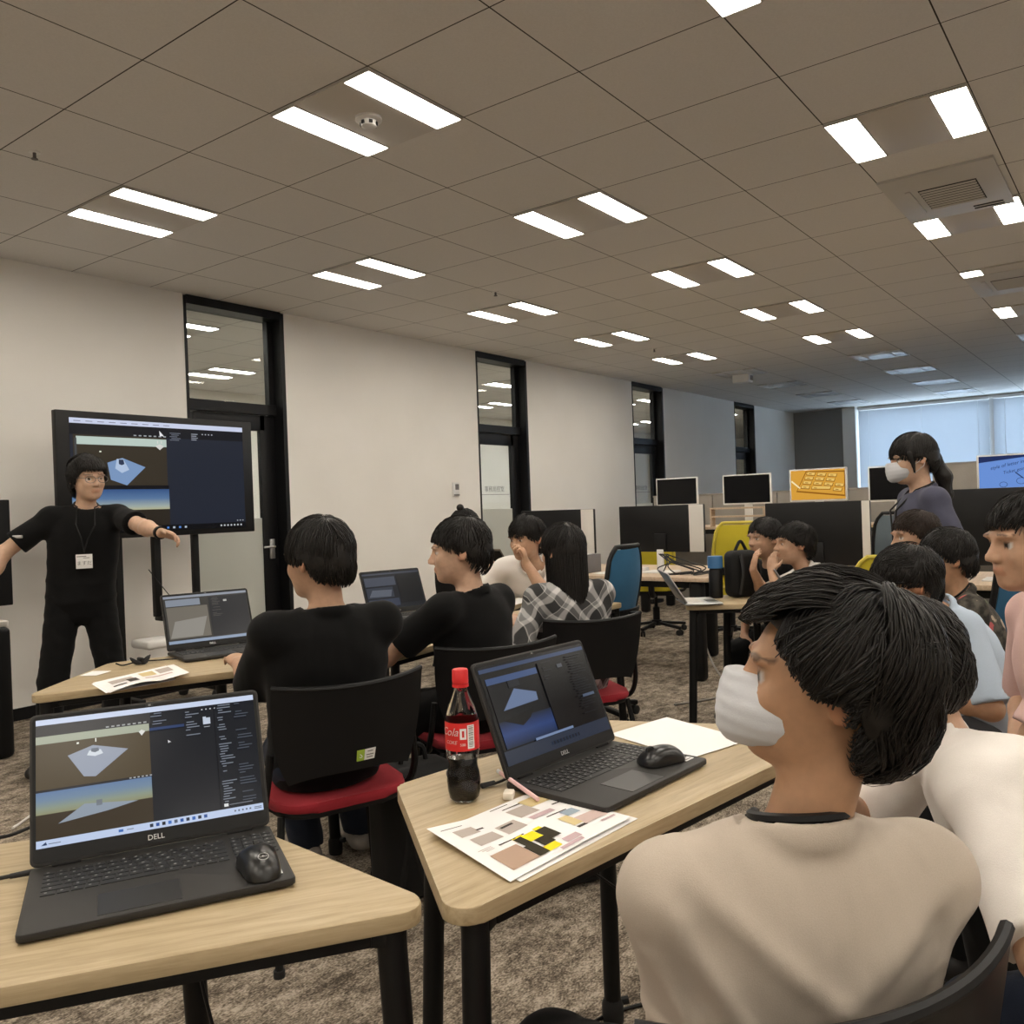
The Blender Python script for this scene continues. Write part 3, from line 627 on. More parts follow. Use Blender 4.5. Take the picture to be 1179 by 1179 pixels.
# monitors
def back_monitor(label, x, y, yaw, w, hgt, z0, white=0.16, table=0.742):
    """a monitor whose back we see; local +X is the way its screen looks"""
    t = thing('monitor', label, 'monitor', (x, y, table), R(yaw), 'black monitors seen from behind')
    zc = z0-table+hgt/2
    bm = BM(); bx(bm, (0, 0, zc), (0.035, w, hgt), 0.006); obj('back_shell', bm, 'black_plastic', t)
    bm = BM(); bx(bm, (-0.020, -w/2+w*white/2, zc), (0.006, w*white, hgt-0.004), 0.001); obj('side_panel', bm, 'offwhite', t, label='white panel on the right end of the back')
    bm = BM(); bx(bm, (0.0185, 0, zc), (0.002, w-0.02, hgt-0.02)); obj('screen', bm, 'bezel', t, smooth=False)
    bm = BM(); bx(bm, (-0.030, 0, (zc-hgt/2+0.02)/2), (0.022, 0.055, zc-hgt/2+0.02), 0.005); bx(bm, (-0.024, 0, zc-hgt*0.30), (0.014, 0.10, 0.14), 0.004, mi=1); obj('stand', bm, ['white_plastic', 'black_plastic'], t)
    bm = BM(); bx(bm, (-0.02, 0, 0.006), (0.20, 0.24, 0.012), 0.004); obj('base', bm, 'white_plastic', t)
    return t
back_monitor('black backed monitor half hidden behind the girl in plaid', 5.92, 3.97, 0, 0.72, 0.36, 0.89)
back_monitor('black backed monitor with cables hanging below, left of the yellow chair', 6.00, 3.06, 0, 0.72, 0.36, 0.90)
back_monitor('black backed monitor behind the two children', 5.90, 1.84, 0, 0.70, 0.43, 0.82, 0.07)
back_monitor('black backed monitor behind the face at the right edge', 5.90, 0.72, 0, 0.74, 0.47, 0.83, 0.03)
def front_monitor(label, x, y, yaw, w, hgt, z0, pic=None, table=0.99):
    t = thing('monitor', label, 'monitor', (x, y, table), R(yaw), 'white rimmed monitors')   # local -X is the screen side
    zc = z0-table+hgt/2
    bm = BM(); bx(bm, (0, 0, zc), (0.03, w, hgt), 0.005); obj('casing', bm, 'white_plastic', t)
    bm = BM()
    def q(y0, z0_, y1, z1, mi, d=0.0): quad(bm, [(-0.0155-d, w/2-y0*w, zc-hgt/2+z0_*hgt), (-0.0155-d, w/2-y1*w, zc-hgt/2+z0_*hgt), (-0.0155-d, w/2-y1*w, zc-hgt/2+z1*hgt), (-0.0155-d, w/2-y0*w, zc-hgt/2+z1*hgt)], mi)
    ms = [screen_mat((4, 4, 5))]
    q(0.03, 0.05, 0.97, 0.96, 0)
    def poly(pts, mi, d): quad(bm, [(-0.0155-d, w/2-a*w, zc-hgt/2+b*hgt) for a, b in pts], mi)
    if pic == 'keyboard':
        ms = [screen_mat((226, 166, 62)), screen_mat((150, 95, 22)), screen_mat((244, 203, 110)), screen_mat((255, 240, 190))]
        poly([(0.12, 0.30), (0.97, 0.12), (0.97, 0.90), (0.30, 0.93)], 1, 0.0006)
        poly([(0.14, 0.34), (0.955, 0.17), (0.955, 0.86), (0.31, 0.90)], 0, 0.0009)
        for r_ in range(4):
            for c_ in range(4):
                if r_ == 0 and c_ == 2: continue
                a = 0.20+c_*0.185+r_*0.035; b = 0.40+r_*0.135-c_*0.035; ww = 0.15 if not (r_ == 0 and c_ == 1) else 0.33
                if a+ww > 0.97: continue
                poly([(a, b), (a+ww, b-0.03), (a+ww+0.02, b+0.075), (a+0.02, b+0.105)], 1, 0.0012); poly([(a+0.012, b+0.022), (a+ww-0.008, b-0.006), (a+ww+0.01, b+0.073), (a+0.025, b+0.098)], 2, 0.0015)
                poly([(a+0.05, b+0.035), (a+0.10, b+0.025), (a+0.10, b+0.045), (a+0.05, b+0.055)], 1, 0.0018)
        poly([(0.03, 0.62), (0.18, 0.40), (0.20, 0.42), (0.05, 0.66)], 3, 0.0012)
    if pic == 'notes':
        ms = [screen_mat((110, 152, 226)), screen_mat((24, 44, 96)), screen_mat((200, 216, 246))]
        poly([(0.03, 0.80), (0.97, 0.96), (0.03, 0.96)], 1, 0.0006)
        rng = random.Random(4)
        def mt(a, b, sc, ang): return Matrix.Translation((-0.0165, w/2-a*w, zc-hgt/2+b*hgt)) @ Matrix(((0, 0, -1, 0), (-1, 0, 0, 0), (0, 1, 0, 0), (0, 0, 0, 1))) @ Matrix.Rotation(ang, 4, 'Z')
        text_bm(bm, 'style of letter in', hgt*0.12, mt(0.40, 0.72, 1, 0.20), 1, 0.3); text_bm(bm, 'Ticket going', hgt*0.11, mt(0.50, 0.57, 1, 0.20), 1, 0.3); text_bm(bm, 'My', hgt*0.10, mt(0.78, 0.80, 1, 0.20), 2, 0.3)
        for a, b, r_ in ((0.35, 0.22, 0.05), (0.58, 0.30, 0.06)):
            lp = [Vector((-0.0165, w/2-(a+r_*math.cos(k/16*2*PI))*w, zc-hgt/2+(b+r_*1.3*math.sin(k/16*2*PI))*hgt)) for k in range(16)]; tube(bm, lp, 0.002, 5, closed=True, mi=1)
        poly([(0.60, 0.36), (0.50, 0.52), (0.515, 0.53), (0.615, 0.37)], 1, 0.0006)
    obj('screen', bm, ms, t, smooth=False)
    bm = BM(); bx(bm, (0.03, 0, (zc-hgt/2)/2+0.05), (0.02, 0.09, zc-hgt/2+0.12), 0.004); bx(bm, (0.02, 0, 0.006), (0.20, 0.20, 0.012), 0.004); obj('stand', bm, 'white_plastic', t)
    return t
front_monitor('white rimmed dark monitor at the left end of the far row', 9.20, 4.47, 0, 0.53, 0.325, 1.235)
front_monitor('white rimmed dark monitor second from the left in the far row', 9.20, 3.62, 0, 0.56, 0.335, 1.225)
front_monitor('white rimmed monitor showing a yellow keyboard picture', 9.20, 2.84, 0, 0.60, 0.345, 1.235, 'keyboard')
front_monitor('white rimmed dark monitor behind the masked woman', 8.95, 2.05-0.06, 0, 0.56, 0.35, 1.21)
front_monitor('white rimmed monitor showing blue handwritten notes', 9.10, 1.02, 0, 0.62, 0.36, 1.255, 'notes')
def shelf_riser():
    t = thing('desk_shelf', 'small wooden shelf riser with things below the second far monitor', 'shelf', (8.93, 3.62, 0.99))
    for z in (0.11, 0.20):
        bm = BM(); bx(bm, (-0.0, 0, z), (0.10, 0.62, 0.018)); obj('shelf', bm, 'pinkwood', t)
    for s in (1, -1):
        bm = BM(); bx(bm, (0, s*0.30, 0.10), (0.10, 0.018, 0.20)); obj('side_panel', bm, 'pinkwood', t)
shelf_riser()

# the two large screens on stands
def tv_screen_ui(bm, w, hgt, yf):
    """quads on the plane y = yf, x from -w/2, looking to -Y; returns materials"""
    ms = []; ix = {}
    def m_(c, k=1.0):
        key = (c, k)
        if key not in ix: ix[key] = len(ms); ms.append(screen_mat(c, k))
        return ix[key]
    dep = [0]
    def poly(pts, c, k=1.0):
        dep[0] += 1; d = 0.0003*dep[0] if dep[0] < 12 else 0.0040
        quad(bm, [(-w/2+a*w, yf-d, -hgt/2+b*hgt) for a, b in pts], m_(c, k) if not isinstance(c, int) else c)
    def rect(x0, y0, x1, y1, c, k=1.0): poly([(x0, y0), (x1, y0), (x1, y1), (x0, y1)], c, k)
    return ms, m_, poly, rect
def add_scr_attr(o, fn):
    me = o.data; a = me.attributes.new('scr', 'FLOAT_VECTOR', 'POINT')
    for i, v in enumerate(me.vertices): a.data[i].vector = fn(v.co)
def television(label, x, y, yaw, w, hgt, zc, ui, posts):
    t = thing('television', label, 'television', (x, y, 0), R(yaw), 'large screens on stands')
    bm = BM(); bx(bm, (0, 0.03, zc), (w, 0.05, hgt), 0.006); obj('casing', bm, 'black_plastic', t)
    bm = BM()
    iw, ih = w*0.885, hgt*0.90
    ms, m_, poly, rect = tv_screen_ui(bm, iw, ih, 0.0)
    grad = None
    if ui:
        rect(0, 0, 1, 1, (34, 39, 52)); rect(0, 0.955, 1, 1, (214, 222, 246)); rect(0, 0.86, 1, 0.955, (18, 20, 27)); rect(0, 0.0, 1, 0.052, (10, 11, 15))
        rect(0.015, 0.42, 0.515, 0.86, (56, 49, 38)); rect(0.03, 0.775, 0.515, 0.845, (196, 214, 205))
        poly([(0.185, 0.62), (0.265, 0.665), (0.39, 0.585), (0.285, 0.42), (0.20, 0.47)], (128, 158, 200)); poly([(0.235, 0.655), (0.27, 0.655), (0.30, 0.56), (0.26, 0.53), (0.225, 0.57)], (186, 206, 235)); poly([(0.245, 0.65), (0.27, 0.65), (0.275, 0.61), (0.26, 0.60), (0.245, 0.61)], (50, 62, 88))
        rect(0.0, 0.385, 0.52, 0.42, (16, 17, 22)); 
        rect(0.0, 0.052, 0.52, 0.20, (44, 38, 30))
        g = screen_gradient([(0.0, (190, 188, 150)), (0.16, (165, 178, 172)), (0.55, (92, 124, 165)), (1.0, (54, 86, 138))]); gi = len(ms); ms.append(g)
        rect(0.0, 0.20, 0.52, 0.385, gi)
        for k in range(7): rect(0.33+k*0.028, 0.865, 0.345+k*0.028, 0.876, (170, 175, 180))
        for k in range(5): rect(0.535+0.01*(k % 2), 0.905-k*0.016, 0.60-0.01*(k % 3), 0.911-k*0.016, (120, 126, 140))
        for k in range(4): rect(0.665, 0.905-k*0.018, 0.705-0.008*(k % 2), 0.912-k*0.018, (170, 175, 186))
        for k in range(4): rect(0.73+k*0.02, 0.905, 0.738+k*0.02, 0.915, (190, 195, 205))
        for k in range(6): rect(0.43+k*0.035, 0.018, 0.443+k*0.035, 0.036, (190, 200, 215) if k % 2 else (90, 140, 220))
        for k in range(7): rect(0.83+k*0.022, 0.018, 0.84+k*0.022, 0.034, (200, 205, 210))
        for k in range(3): rect(0.94+k*0.018, 0.066, 0.948+k*0.018, 0.074, (200, 205, 210))
        poly([(0.475, 0.925), (0.478, 0.865), (0.488, 0.878), (0.503, 0.872)], (245, 245, 248))
        poly([(0.45, 0.78), (0.475, 0.80), (0.50, 0.78), (0.475, 0.745)], (225, 225, 220)); rect(0.46, 0.805, 0.466, 0.83, (225, 225, 220)); rect(0.482, 0.805, 0.488, 0.83, (225, 225, 220))
        rect(0.02, 0.66, 0.032, 0.83, (70, 72, 74)); rect(0.145, 0.71, 0.155, 0.722, (250, 250, 235))
        for k in range(9): rect(0.02+k*0.06, 0.972, 0.055+k*0.06, 0.978, (120, 125, 150))
    else: rect(0, 0, 1, 1, (2, 2, 4))
    o = obj('screen', bm, ms, t, smooth=False); o.location = (0, 0.002, zc-hgt*0.005)
    add_scr_attr(o, lambda c: (0, max(0, min(1, (c.z/ih+0.5-0.20)/0.185)), 0))
    for px_, z0 in posts:
        bm = BM(); bx(bm, (px_, 0.10, (zc+z0)/2), (0.045, 0.04, zc-z0), 0.004); obj('post', bm, 'black_metal', t)
    bm = BM(); bx(bm, (0, 0.085, zc), (0.7, 0.05, 0.35), 0.01); obj('mount', bm, 'black_metal', t)
    bm = BM(); px0, px1 = posts[0][0], posts[-1][0]
    for q in (px0, px1): bx(bm, (q, 0.10, 0.10), (0.05, 0.48, 0.04), 0.008)
    bx(bm, ((px0+px1)/2, 0.10, 0.10), (abs(px1-px0), 0.05, 0.04), 0.008); obj('base', bm, 'black_metal', t)
    for q in (px0, px1):
        for s in (-0.11, 0.31):
            bm = BM(); lathe(bm, [(0.001, 0.0), (0.03, 0.004), (0.04, 0.04), (0.03, 0.075), (0.001, 0.08)], 14, c=(q, s, 0), cap=False); obj('caster', bm, 'rubber', t)
    return t
tv = television('large wall side screen showing the software window behind the presenter', 3.28, 5.42, 0, 1.44, 0.82, 1.585, True, [(-0.30, 0.1), (0.27, 0.1)])
bm = BM(); bx(bm, (-0.03, 0.10, 0.93), (0.05, 0.05, 0.62), 0.005); bx(bm, (0.02, 0.05, 0.61), (0.16, 0.10, 0.03), 0.01); obj('cable_pole', bm, 'black_metal', tv)
bm = BM(); bx(bm, (0.0, 0.06, 0.45), (0.40, 0.22, 0.06), 0.02, 3); obj('stand_shelf', bm, 'white_plastic', tv, label='white shelf of the stand')
television('dark switched off screen cut by the left edge', 1.675, 5.65, 0, 1.40, 0.65, 1.12, False, [(-0.40, 0.1), (0.40, 0.1)])
# ------------------------------------------------------------------ laptops
LW, LD, LT, LL = 0.361, 0.241, 0.0150, 0.236
def laptop(label, x, y, th, ang, z, ui=None, logo=True, keys=True, mats=('charcoal', 'key', 'bezel'), scale=1.0, group='student laptops', sticker=False):
    """(x, y) = front left corner as the user sees it, th = direction of the front edge"""
    u = d2(th); n = Vector((-u.y, u.x)); c = Vector((x, y))+u*LW*scale/2+n*LD*scale/2
    t = thing('laptop', label, 'laptop', (c.x, c.y, z), R(th), group); t.scale = (scale,)*3
    bm = BM(); prism(bm, roundpoly([(-LW/2, -LD/2), (LW/2, -LD/2), (LW/2, LD/2), (-LW/2, LD/2)], 0.010, 4), 0.003, LT, bev=0.003); b = obj('base', bm, mats[0], t)
    bm = BM()
    for sx in (-1, 1):
        for sy in (-1, 1): bx(bm, (sx*LW*0.4, sy*LD*0.38, 0.002), (0.05, 0.008, 0.004))
    obj('feet', bm, 'rubber', t)
    if keys:
        bm = BM(); rng = random.Random(3)
        kx0, ky0, p = -0.160, 0.088, 0.0188
        rows = [([1]*15, 0.012), ([1]*13+[1.7], p*0.86), ([1.4]+[1]*12+[1.3], p*0.86), ([1.7]+[1]*11+[2.0], p*0.86), ([2.2]+[1]*10+[1.5], p*0.86), ([1.2, 1, 1, 1.1, 5, 1.1, 1, 1, 1, 1], p*0.86)]
        yy = ky0
        for r_, (ks, hh) in enumerate(rows):
            xx = kx0
            tot = sum(ks); sc = 15.0/tot
            for k in ks:
                wd = k*p*sc*0.93
                if wd > 0.004:
                    bx(bm, (xx+wd/2-0.0008, yy-hh/2, LT+0.0006), (wd-0.0026, hh-0.0024, 0.0014), 0.0004, 1, mi=0)
                    quad(bm, [(xx+wd*0.25, yy-hh*0.55, LT+0.0016), (xx+wd*0.25+min(0.0035, wd*.3), yy-hh*0.55, LT+0.0016), (xx+wd*0.25+min(0.0035, wd*.3), yy-hh*0.30, LT+0.0016), (xx+wd*0.25, yy-hh*0.30, LT+0.0016)], 1)
                xx += wd
            xx = kx0+15*p*0.93+0.006
            for k in range(4):
                wd = p*0.90; bx(bm, (xx+wd/2, yy-hh/2, LT+0.0006), (wd-0.0026, hh-0.0024, 0.0014), 0.0004, 1, mi=0); quad(bm, [(xx+wd*0.3, yy-hh*0.55, LT+0.0016), (xx+wd*0.5, yy-hh*0.55, LT+0.0016), (xx+wd*0.5, yy-hh*0.3, LT+0.0016), (xx+wd*0.3, yy-hh*0.3, LT+0.0016)], 1); xx += wd
            yy -= hh
        obj('keyboard', bm, [mats[1], 'legend'], t, smooth=False)
        bm = BM(); bx(bm, (-0.030, -0.074, LT+0.0003), (0.108, 0.074, 0.0012), 0.0004, 1); obj('trackpad', bm, 'charcoal_light', t)
    if sticker:
        bm = BM(); bx(bm, (0.150, -0.088, LT+0.0004), (0.030, 0.016, 0.0008)); s_ = obj('sticker', bm, 'paper', t, smooth=False)
        bm = BM(); bx(bm, (0.150, -0.0905, LT+0.0009), (0.022, 0.003, 0.0004)); obj('sticker_print', bm, 'ink', s_, smooth=False)
    a = R(ang-90)
    M4 = Matrix.Translation((0, LD/2-0.008, LT+0.002)) @ Matrix.Rotation(-a, 4, 'X')      # lid plane: x right, z up along the lid, -y towards the user
    def lput(name, bm, m, par=None, **k): bm.transform(M4); return obj(name, bm, m, par or t, **k)
    bm = BM()
    pl = roundpoly([(-LW/2, 0.0), (LW/2, 0.0), (LW/2, LL), (-LW/2, LL)], 0.010, 4)
    prism(bm, pl, -0.004, 0.004, bev=0.002); bm.transform(Matrix.Rotation(R(90), 4, 'X')); lo = lput('lid', bm, mats[0])
    bm = BM(); prism(bm, roundpoly([(-LW/2+0.004, 0.004), (LW/2-0.004, 0.004), (LW/2-0.004, LL-0.004), (-LW/2+0.004, LL-0.004)], 0.008, 4), 0.0041, 0.0052); bm.transform(Matrix.Rotation(R(90), 4, 'X')); lput('bezel', bm, mats[2], lo)
    sw, sh_ = LW-0.018, LL-0.036; zc = 0.026+sh_/2
    bm = BM(); ms, m_, poly, rect = tv_screen_ui(bm, sw, sh_, -0.0056)
    (ui or ui_dark)(ms, m_, poly, rect)
    bm.transform(Matrix.Translation((0, 0, zc)))
    att = [((v.co.z-zc)/sh_+0.5) for v in bm.verts]
    so = lput('screen', bm, ms, lo, smooth=False)
    at_ = so.data.attributes.new('scr', 'FLOAT_VECTOR', 'POINT')
    lo_, hi_ = UI_SKY.get(ui, (0, 1))
    for i, vv in enumerate(att): at_.data[i].vector = (0, max(0, min(1, (vv-lo_)/(hi_-lo_))), 0)
    if logo:
        bm = BM(); text_bm(bm, 'DELL', 0.0115, Matrix.Translation((0, -0.0056, 0.0135)) @ Matrix.Rotation(R(90), 4, 'X')); lput('logo', bm, 'alu', lo, smooth=False)
    bm = BM(); bx(bm, (0, -0.0056, LL-0.006), (0.012, 0.001, 0.004)); bx(bm, (0, -0.006, LL-0.006), (0.004, 0.001, 0.003), mi=1); lput('webcam', bm, ['key', 'legend'], lo, smooth=False)
    for s in (-1, 1):
        bm = BM(); tube(bm, [(s*0.13-0.02, LD/2-0.006, LT+0.001), (s*0.13+0.02, LD/2-0.006, LT+0.001)], 0.006, 10); obj('hinge', bm, 'black_plastic', t)
    return t
UI_SKY = {}
def ui_dark(ms, m_, poly, rect): rect(0, 0, 1, 1, (20, 24, 30))
def ui_text(rect, rng, x0, x1, y0, y1, step, col, fill=0.55):
    y = y1
    while y > y0:
        if rng.random() < fill+0.25:
            a = x0+(x1-x0)*rng.random()*0.15; b = a+(x1-a)*rng.uniform(0.25, 0.95); rect(a, y-step*0.38, b, y, col)
        y -= step
def ui_main(ms, m_, poly, rect):
    rng = random.Random(8)
    rect(0, 0, 1, 1, (22, 26, 34)); rect(0, 0.955, 1, 1, (214, 226, 250)); rect(0, 0, 1, 0.058, (200, 216, 246))
    rect(0, 0.86, 0.50, 0.952, (52, 52, 54)); rect(0, 0.435, 0.493, 0.86, (82, 70, 50)); rect(0, 0.80, 0.493, 0.862, (176, 182, 162))
    g = screen_gradient([(0.0, (150, 150, 116)), (0.25, (146, 158, 140)), (0.6, (120, 144, 168)), (1.0, (104, 132, 172))]); ms.append(g); gi = len(ms)-1
    rect(0, 0.06, 0.493, 0.25, (60, 50, 36)); rect(0, 0.25, 0.493, 0.425, gi); rect(0, 0.42, 0.493, 0.438, (36, 36, 40))
    poly([(0.133, 0.683), (0.242, 0.742), (0.395, 0.674), (0.25, 0.487), (0.20, 0.50)], (160, 168, 184))
    poly([(0.225, 0.70), (0.275, 0.70), (0.285, 0.665), (0.25, 0.65), (0.215, 0.665)], (225, 232, 240)); poly([(0.235, 0.715), (0.265, 0.715), (0.268, 0.69), (0.25, 0.68), (0.233, 0.69)], (110, 118, 130))
    poly([(0.09, 0.165), (0.20, 0.285), (0.43, 0.245), (0.30, 0.205)], (150, 162, 176)); poly([(0.25, 0.30), (0.275, 0.30), (0.275, 0.255), (0.25, 0.255)], (120, 126, 134))
    rect(0.172, 0.765, 0.182, 0.78, (250, 250, 240)); rect(0.252, 0.765, 0.257, 0.795, (250, 250, 240))
    poly([(0.445, 0.80), (0.458, 0.815), (0.475, 0.80), (0.458, 0.765)], (235, 235, 230))
    for k in range(8): rect(0.30+k*0.024, 0.868, 0.314+k*0.024, 0.880, (170, 172, 172))
    for k in range(6): rect(0.395+k*0.018, 0.425, 0.405+k*0.018, 0.435, (180, 182, 184))
    ui_text(rect, rng, 0.50, 0.62, 0.83, 0.94, 0.022, (120, 128, 142)); rect(0.495, 0.795, 0.655, 0.818, (44, 66, 110))
    ui_text(rect, rng, 0.66, 0.735, 0.70, 0.94, 0.022, (130, 138, 150), 0.5)
    for k in range(4): rect(0.74+k*0.02, 0.915, 0.747+k*0.02, 0.925, (220, 224, 230))
    rect(0.745, 0.79, 0.78, 0.845, (206, 216, 232)); rect(0.745, 0.845, 0.76, 0.856, (206, 216, 232)); rect(0.748, 0.765, 0.776, 0.771, (170, 176, 184))
    rect(0.80, 0.06, 0.803, 0.95, (12, 14, 18)); ui_text(rect, rng, 0.812, 0.89, 0.10, 0.94, 0.021, (132, 140, 152), 0.5); ui_text(rect, rng, 0.895, 0.985, 0.10, 0.94, 0.023, (80, 87, 98), 0.4)
    rect(0.815, 0.075, 0.835, 0.10, (235, 238, 240)); rect(0.84, 0.084, 0.95, 0.09, (130, 136, 146))
    poly([(0.575, 0.70), (0.577, 0.672), (0.583, 0.679), (0.591, 0.677)], (245, 245, 248))
    cols = [(40, 50, 70), (44, 84, 160), (30, 34, 44), (70, 120, 200), (90, 100, 120), (40, 90, 170), (44, 54, 74), (60, 110, 190), (40, 48, 66), (50, 90, 160)]
    for k in range(10): rect(0.475+k*0.027, 0.016, 0.490+k*0.027, 0.042, cols[k])
    rect(0.34, 0.02, 0.36, 0.04, (60, 110, 190)); rect(0.375, 0.027, 0.405, 0.034, (130, 140, 160)); poly([(0.02, 0.018), (0.045, 0.018), (0.04, 0.042)], (50, 70, 110)); rect(0.05, 0.022, 0.10, 0.028, (110, 120, 140))
    for k in range(5): rect(0.86+k*0.018, 0.022, 0.868+k*0.018, 0.036, (100, 110, 130))
    rect(0.955, 0.030, 0.99, 0.036, (100, 110, 130)); rect(0.955, 0.018, 0.99, 0.024, (100, 110, 130))
UI_SKY[ui_main] = (0.25, 0.425)
def ui_side(ms, m_, poly, rect):
    rng = random.Random(5)
    rect(0, 0, 1, 1, (8, 9, 11)); rect(0, 0.93, 1, 0.97, (52, 70, 104)); rect(0, 0.0, 1, 0.14, (44, 52, 68)); rect(0.03, 0.80, 0.49, 0.865, (62, 84, 126)); rect(0.03, 0.40, 0.47, 0.80, (16, 18, 22))
    g = screen_gradient([(0.0, (26, 38, 62)), (0.5, (40, 66, 120)), (1.0, (24, 34, 56))]); ms.append(g); gi = len(ms)-1
    rect(0.03, 0.155, 0.50, 0.42, gi)
    poly([(0.10, 0.52), (0.24, 0.71), (0.42, 0.62), (0.415, 0.535)], (104, 122, 156)); poly([(0.08, 0.42), (0.36, 0.47), (0.30, 0.385), (0.22, 0.33)], (9, 10, 12)); rect(0.20, 0.725, 0.30, 0.80, (30, 34, 40))
    rect(0.505, 0.155, 0.74, 0.90, (12, 13, 15)); ui_text(rect, rng, 0.52, 0.66, 0.70, 0.90, 0.03, (32, 34, 38)); poly([(0.68, 0.80), (0.73, 0.80), (0.73, 0.84), (0.68, 0.84)], (70, 76, 84)); ui_text(rect, rng, 0.78, 0.97, 0.2, 0.90, 0.028, (26, 28, 33)); rect(0.83, 0.42, 0.95, 0.45, (84, 98, 122))
    rect(0.28, 0.145, 0.64, 0.17, (120, 140, 176))
    for k in range(9): rect(0.42+k*0.03, 0.05, 0.435+k*0.03, 0.085, (22, 28, 40))
UI_SKY[ui_side] = (0.155, 0.42)
def ui_pale(ms, m_, poly, rect):
    rng = random.Random(6)
    rect(0, 0, 1, 1, (64, 62, 58)); rect(0, 0.95, 1, 1, (150, 156, 168)); rect(0, 0, 1, 0.06, (150, 166, 190)); rect(0.02, 0.78, 0.42, 0.92, (138, 146, 158)); rect(0.02, 0.10, 0.50, 0.76, (118, 112, 102)); poly([(0.03, 0.12), (0.40, 0.12), (0.48, 0.52), (0.10, 0.46)], (150, 146, 138)); rect(0.52, 0.08, 0.99, 0.92, (46, 46, 48)); rect(0.70, 0.80, 0.74, 0.84, (190, 190, 186))
    ui_text(rect, rng, 0.55, 0.68, 0.5, 0.9, 0.03, (84, 82, 78))
UI_SKY[ui_pale] = (0, 1)
def ui_dim(ms, m_, poly, rect):
    rect(0, 0, 1, 1, (24, 27, 34)); rect(0, 0.93, 1, 0.97, (58, 64, 78)); rect(0.02, 0.62, 0.55, 0.86, (64, 70, 84)); rect(0.02, 0.30, 0.48, 0.58, (48, 54, 66)); poly([(0.05, 0.34), (0.42, 0.32), (0.46, 0.50), (0.12, 0.52)], (88, 94, 106)); rect(0.58, 0.12, 0.98, 0.90, (16, 18, 22)); rect(0.02, 0.06, 0.55, 0.26, (50, 58, 76))
UI_SKY[ui_dim] = (0, 1)
laptop('open laptop in the left foreground with a bright software window', 0.486, 1.193, -28.1, 114, TZ, ui_main, sticker=True)
laptop('open laptop with a dim screen beside the red capped bottle', 1.285, 0.780, -4.8, 112.5, TZ, ui_side, sticker=True)
laptop('open laptop on the table in front of the presenter', 1.835, 2.945, -16.0, 111, TZ, ui_pale)
laptop('open dim laptop beyond the second black shirted student', 2.985, 2.99, -14.0, 112, TZ, ui_dim)
laptop('small silver laptop on the table beside the child in white', 4.20, 1.80, 37, 122, TZ, ui_dim, False, True, ('alu', 'offwhite', 'white_plastic'), 0.80)

def mouse(label, x, y, yaw, logo=True, z=TZ+0.0165):
    t = thing('computer_mouse', label, 'mouse', (x, y, z), R(yaw), 'black computer mice')
    def sh(u, v):
        a = (u-0.5)*PI; wd = 0.031*(1-0.10*math.cos(PI*v)-0.10*math.sin(PI*v)); ht = 0.034*(math.sin(PI*(0.16+0.70*v))**0.7)
        e = (max(0, 1-(abs(v-0.5)*2)**4.0))**0.5
        return (math.sin(a)*wd*e*(1.0), -0.052+0.104*v, max(0.0, math.cos(a))**0.7*ht*e+0.0005)
    bm = BM(); grid_surface(bm, sh, 20, 18)
    bmesh.ops.remove_doubles(bm, verts=bm.verts[:], dist=0.0003)
    bo = [e for e in bm.edges if e.is_boundary]
    try: bmesh.ops.holes_fill(bm, edges=bo, sides=0)
    except Exception: pass
    bmesh.ops.recalc_face_normals(bm, faces=bm.faces[:]); obj('shell', bm, 'mouse', t, angle=60)
    bm = BM(); n0 = 0; lathe(bm, [(0.001, -0.0035), (0.009, -0.0035), (0.010, 0), (0.009, 0.0035), (0.001, 0.0035)], 16, cap=False); bm.transform(Matrix.Translation((0, 0.026, 0.026)) @ Matrix.Rotation(R(90), 4, 'Y')); obj('scroll_wheel', bm, 'rubber', t)
    if logo:
        bm = BM(); c = Vector((0, -0.031, 0.0302)); tl = Matrix.Translation(c) @ Matrix.Rotation(R(17), 4, 'X')
        lp = [tl @ Vector((0.0075*math.cos(k/20*2*PI), 0.0075*math.sin(k/20*2*PI), 0)) for k in range(20)]; tube(bm, lp, 0.0007, 6, closed=True); text_bm(bm, 'DELL', 0.0052, tl @ Matrix.Translation((0, 0, 0.0004))); obj('logo', bm, 'alu', t, smooth=False)
    return t
M['mouse'] = mat('mouse_black', (0.012, 0.012, 0.012), 0.28, spec=0.5)
mouse('black mouse with a round logo on the corner of the left laptop', 0.790, 1.090, -26)
mouse('black mouse on the palm rest of the laptop by the bottle', 1.570, 0.818, 60, False)

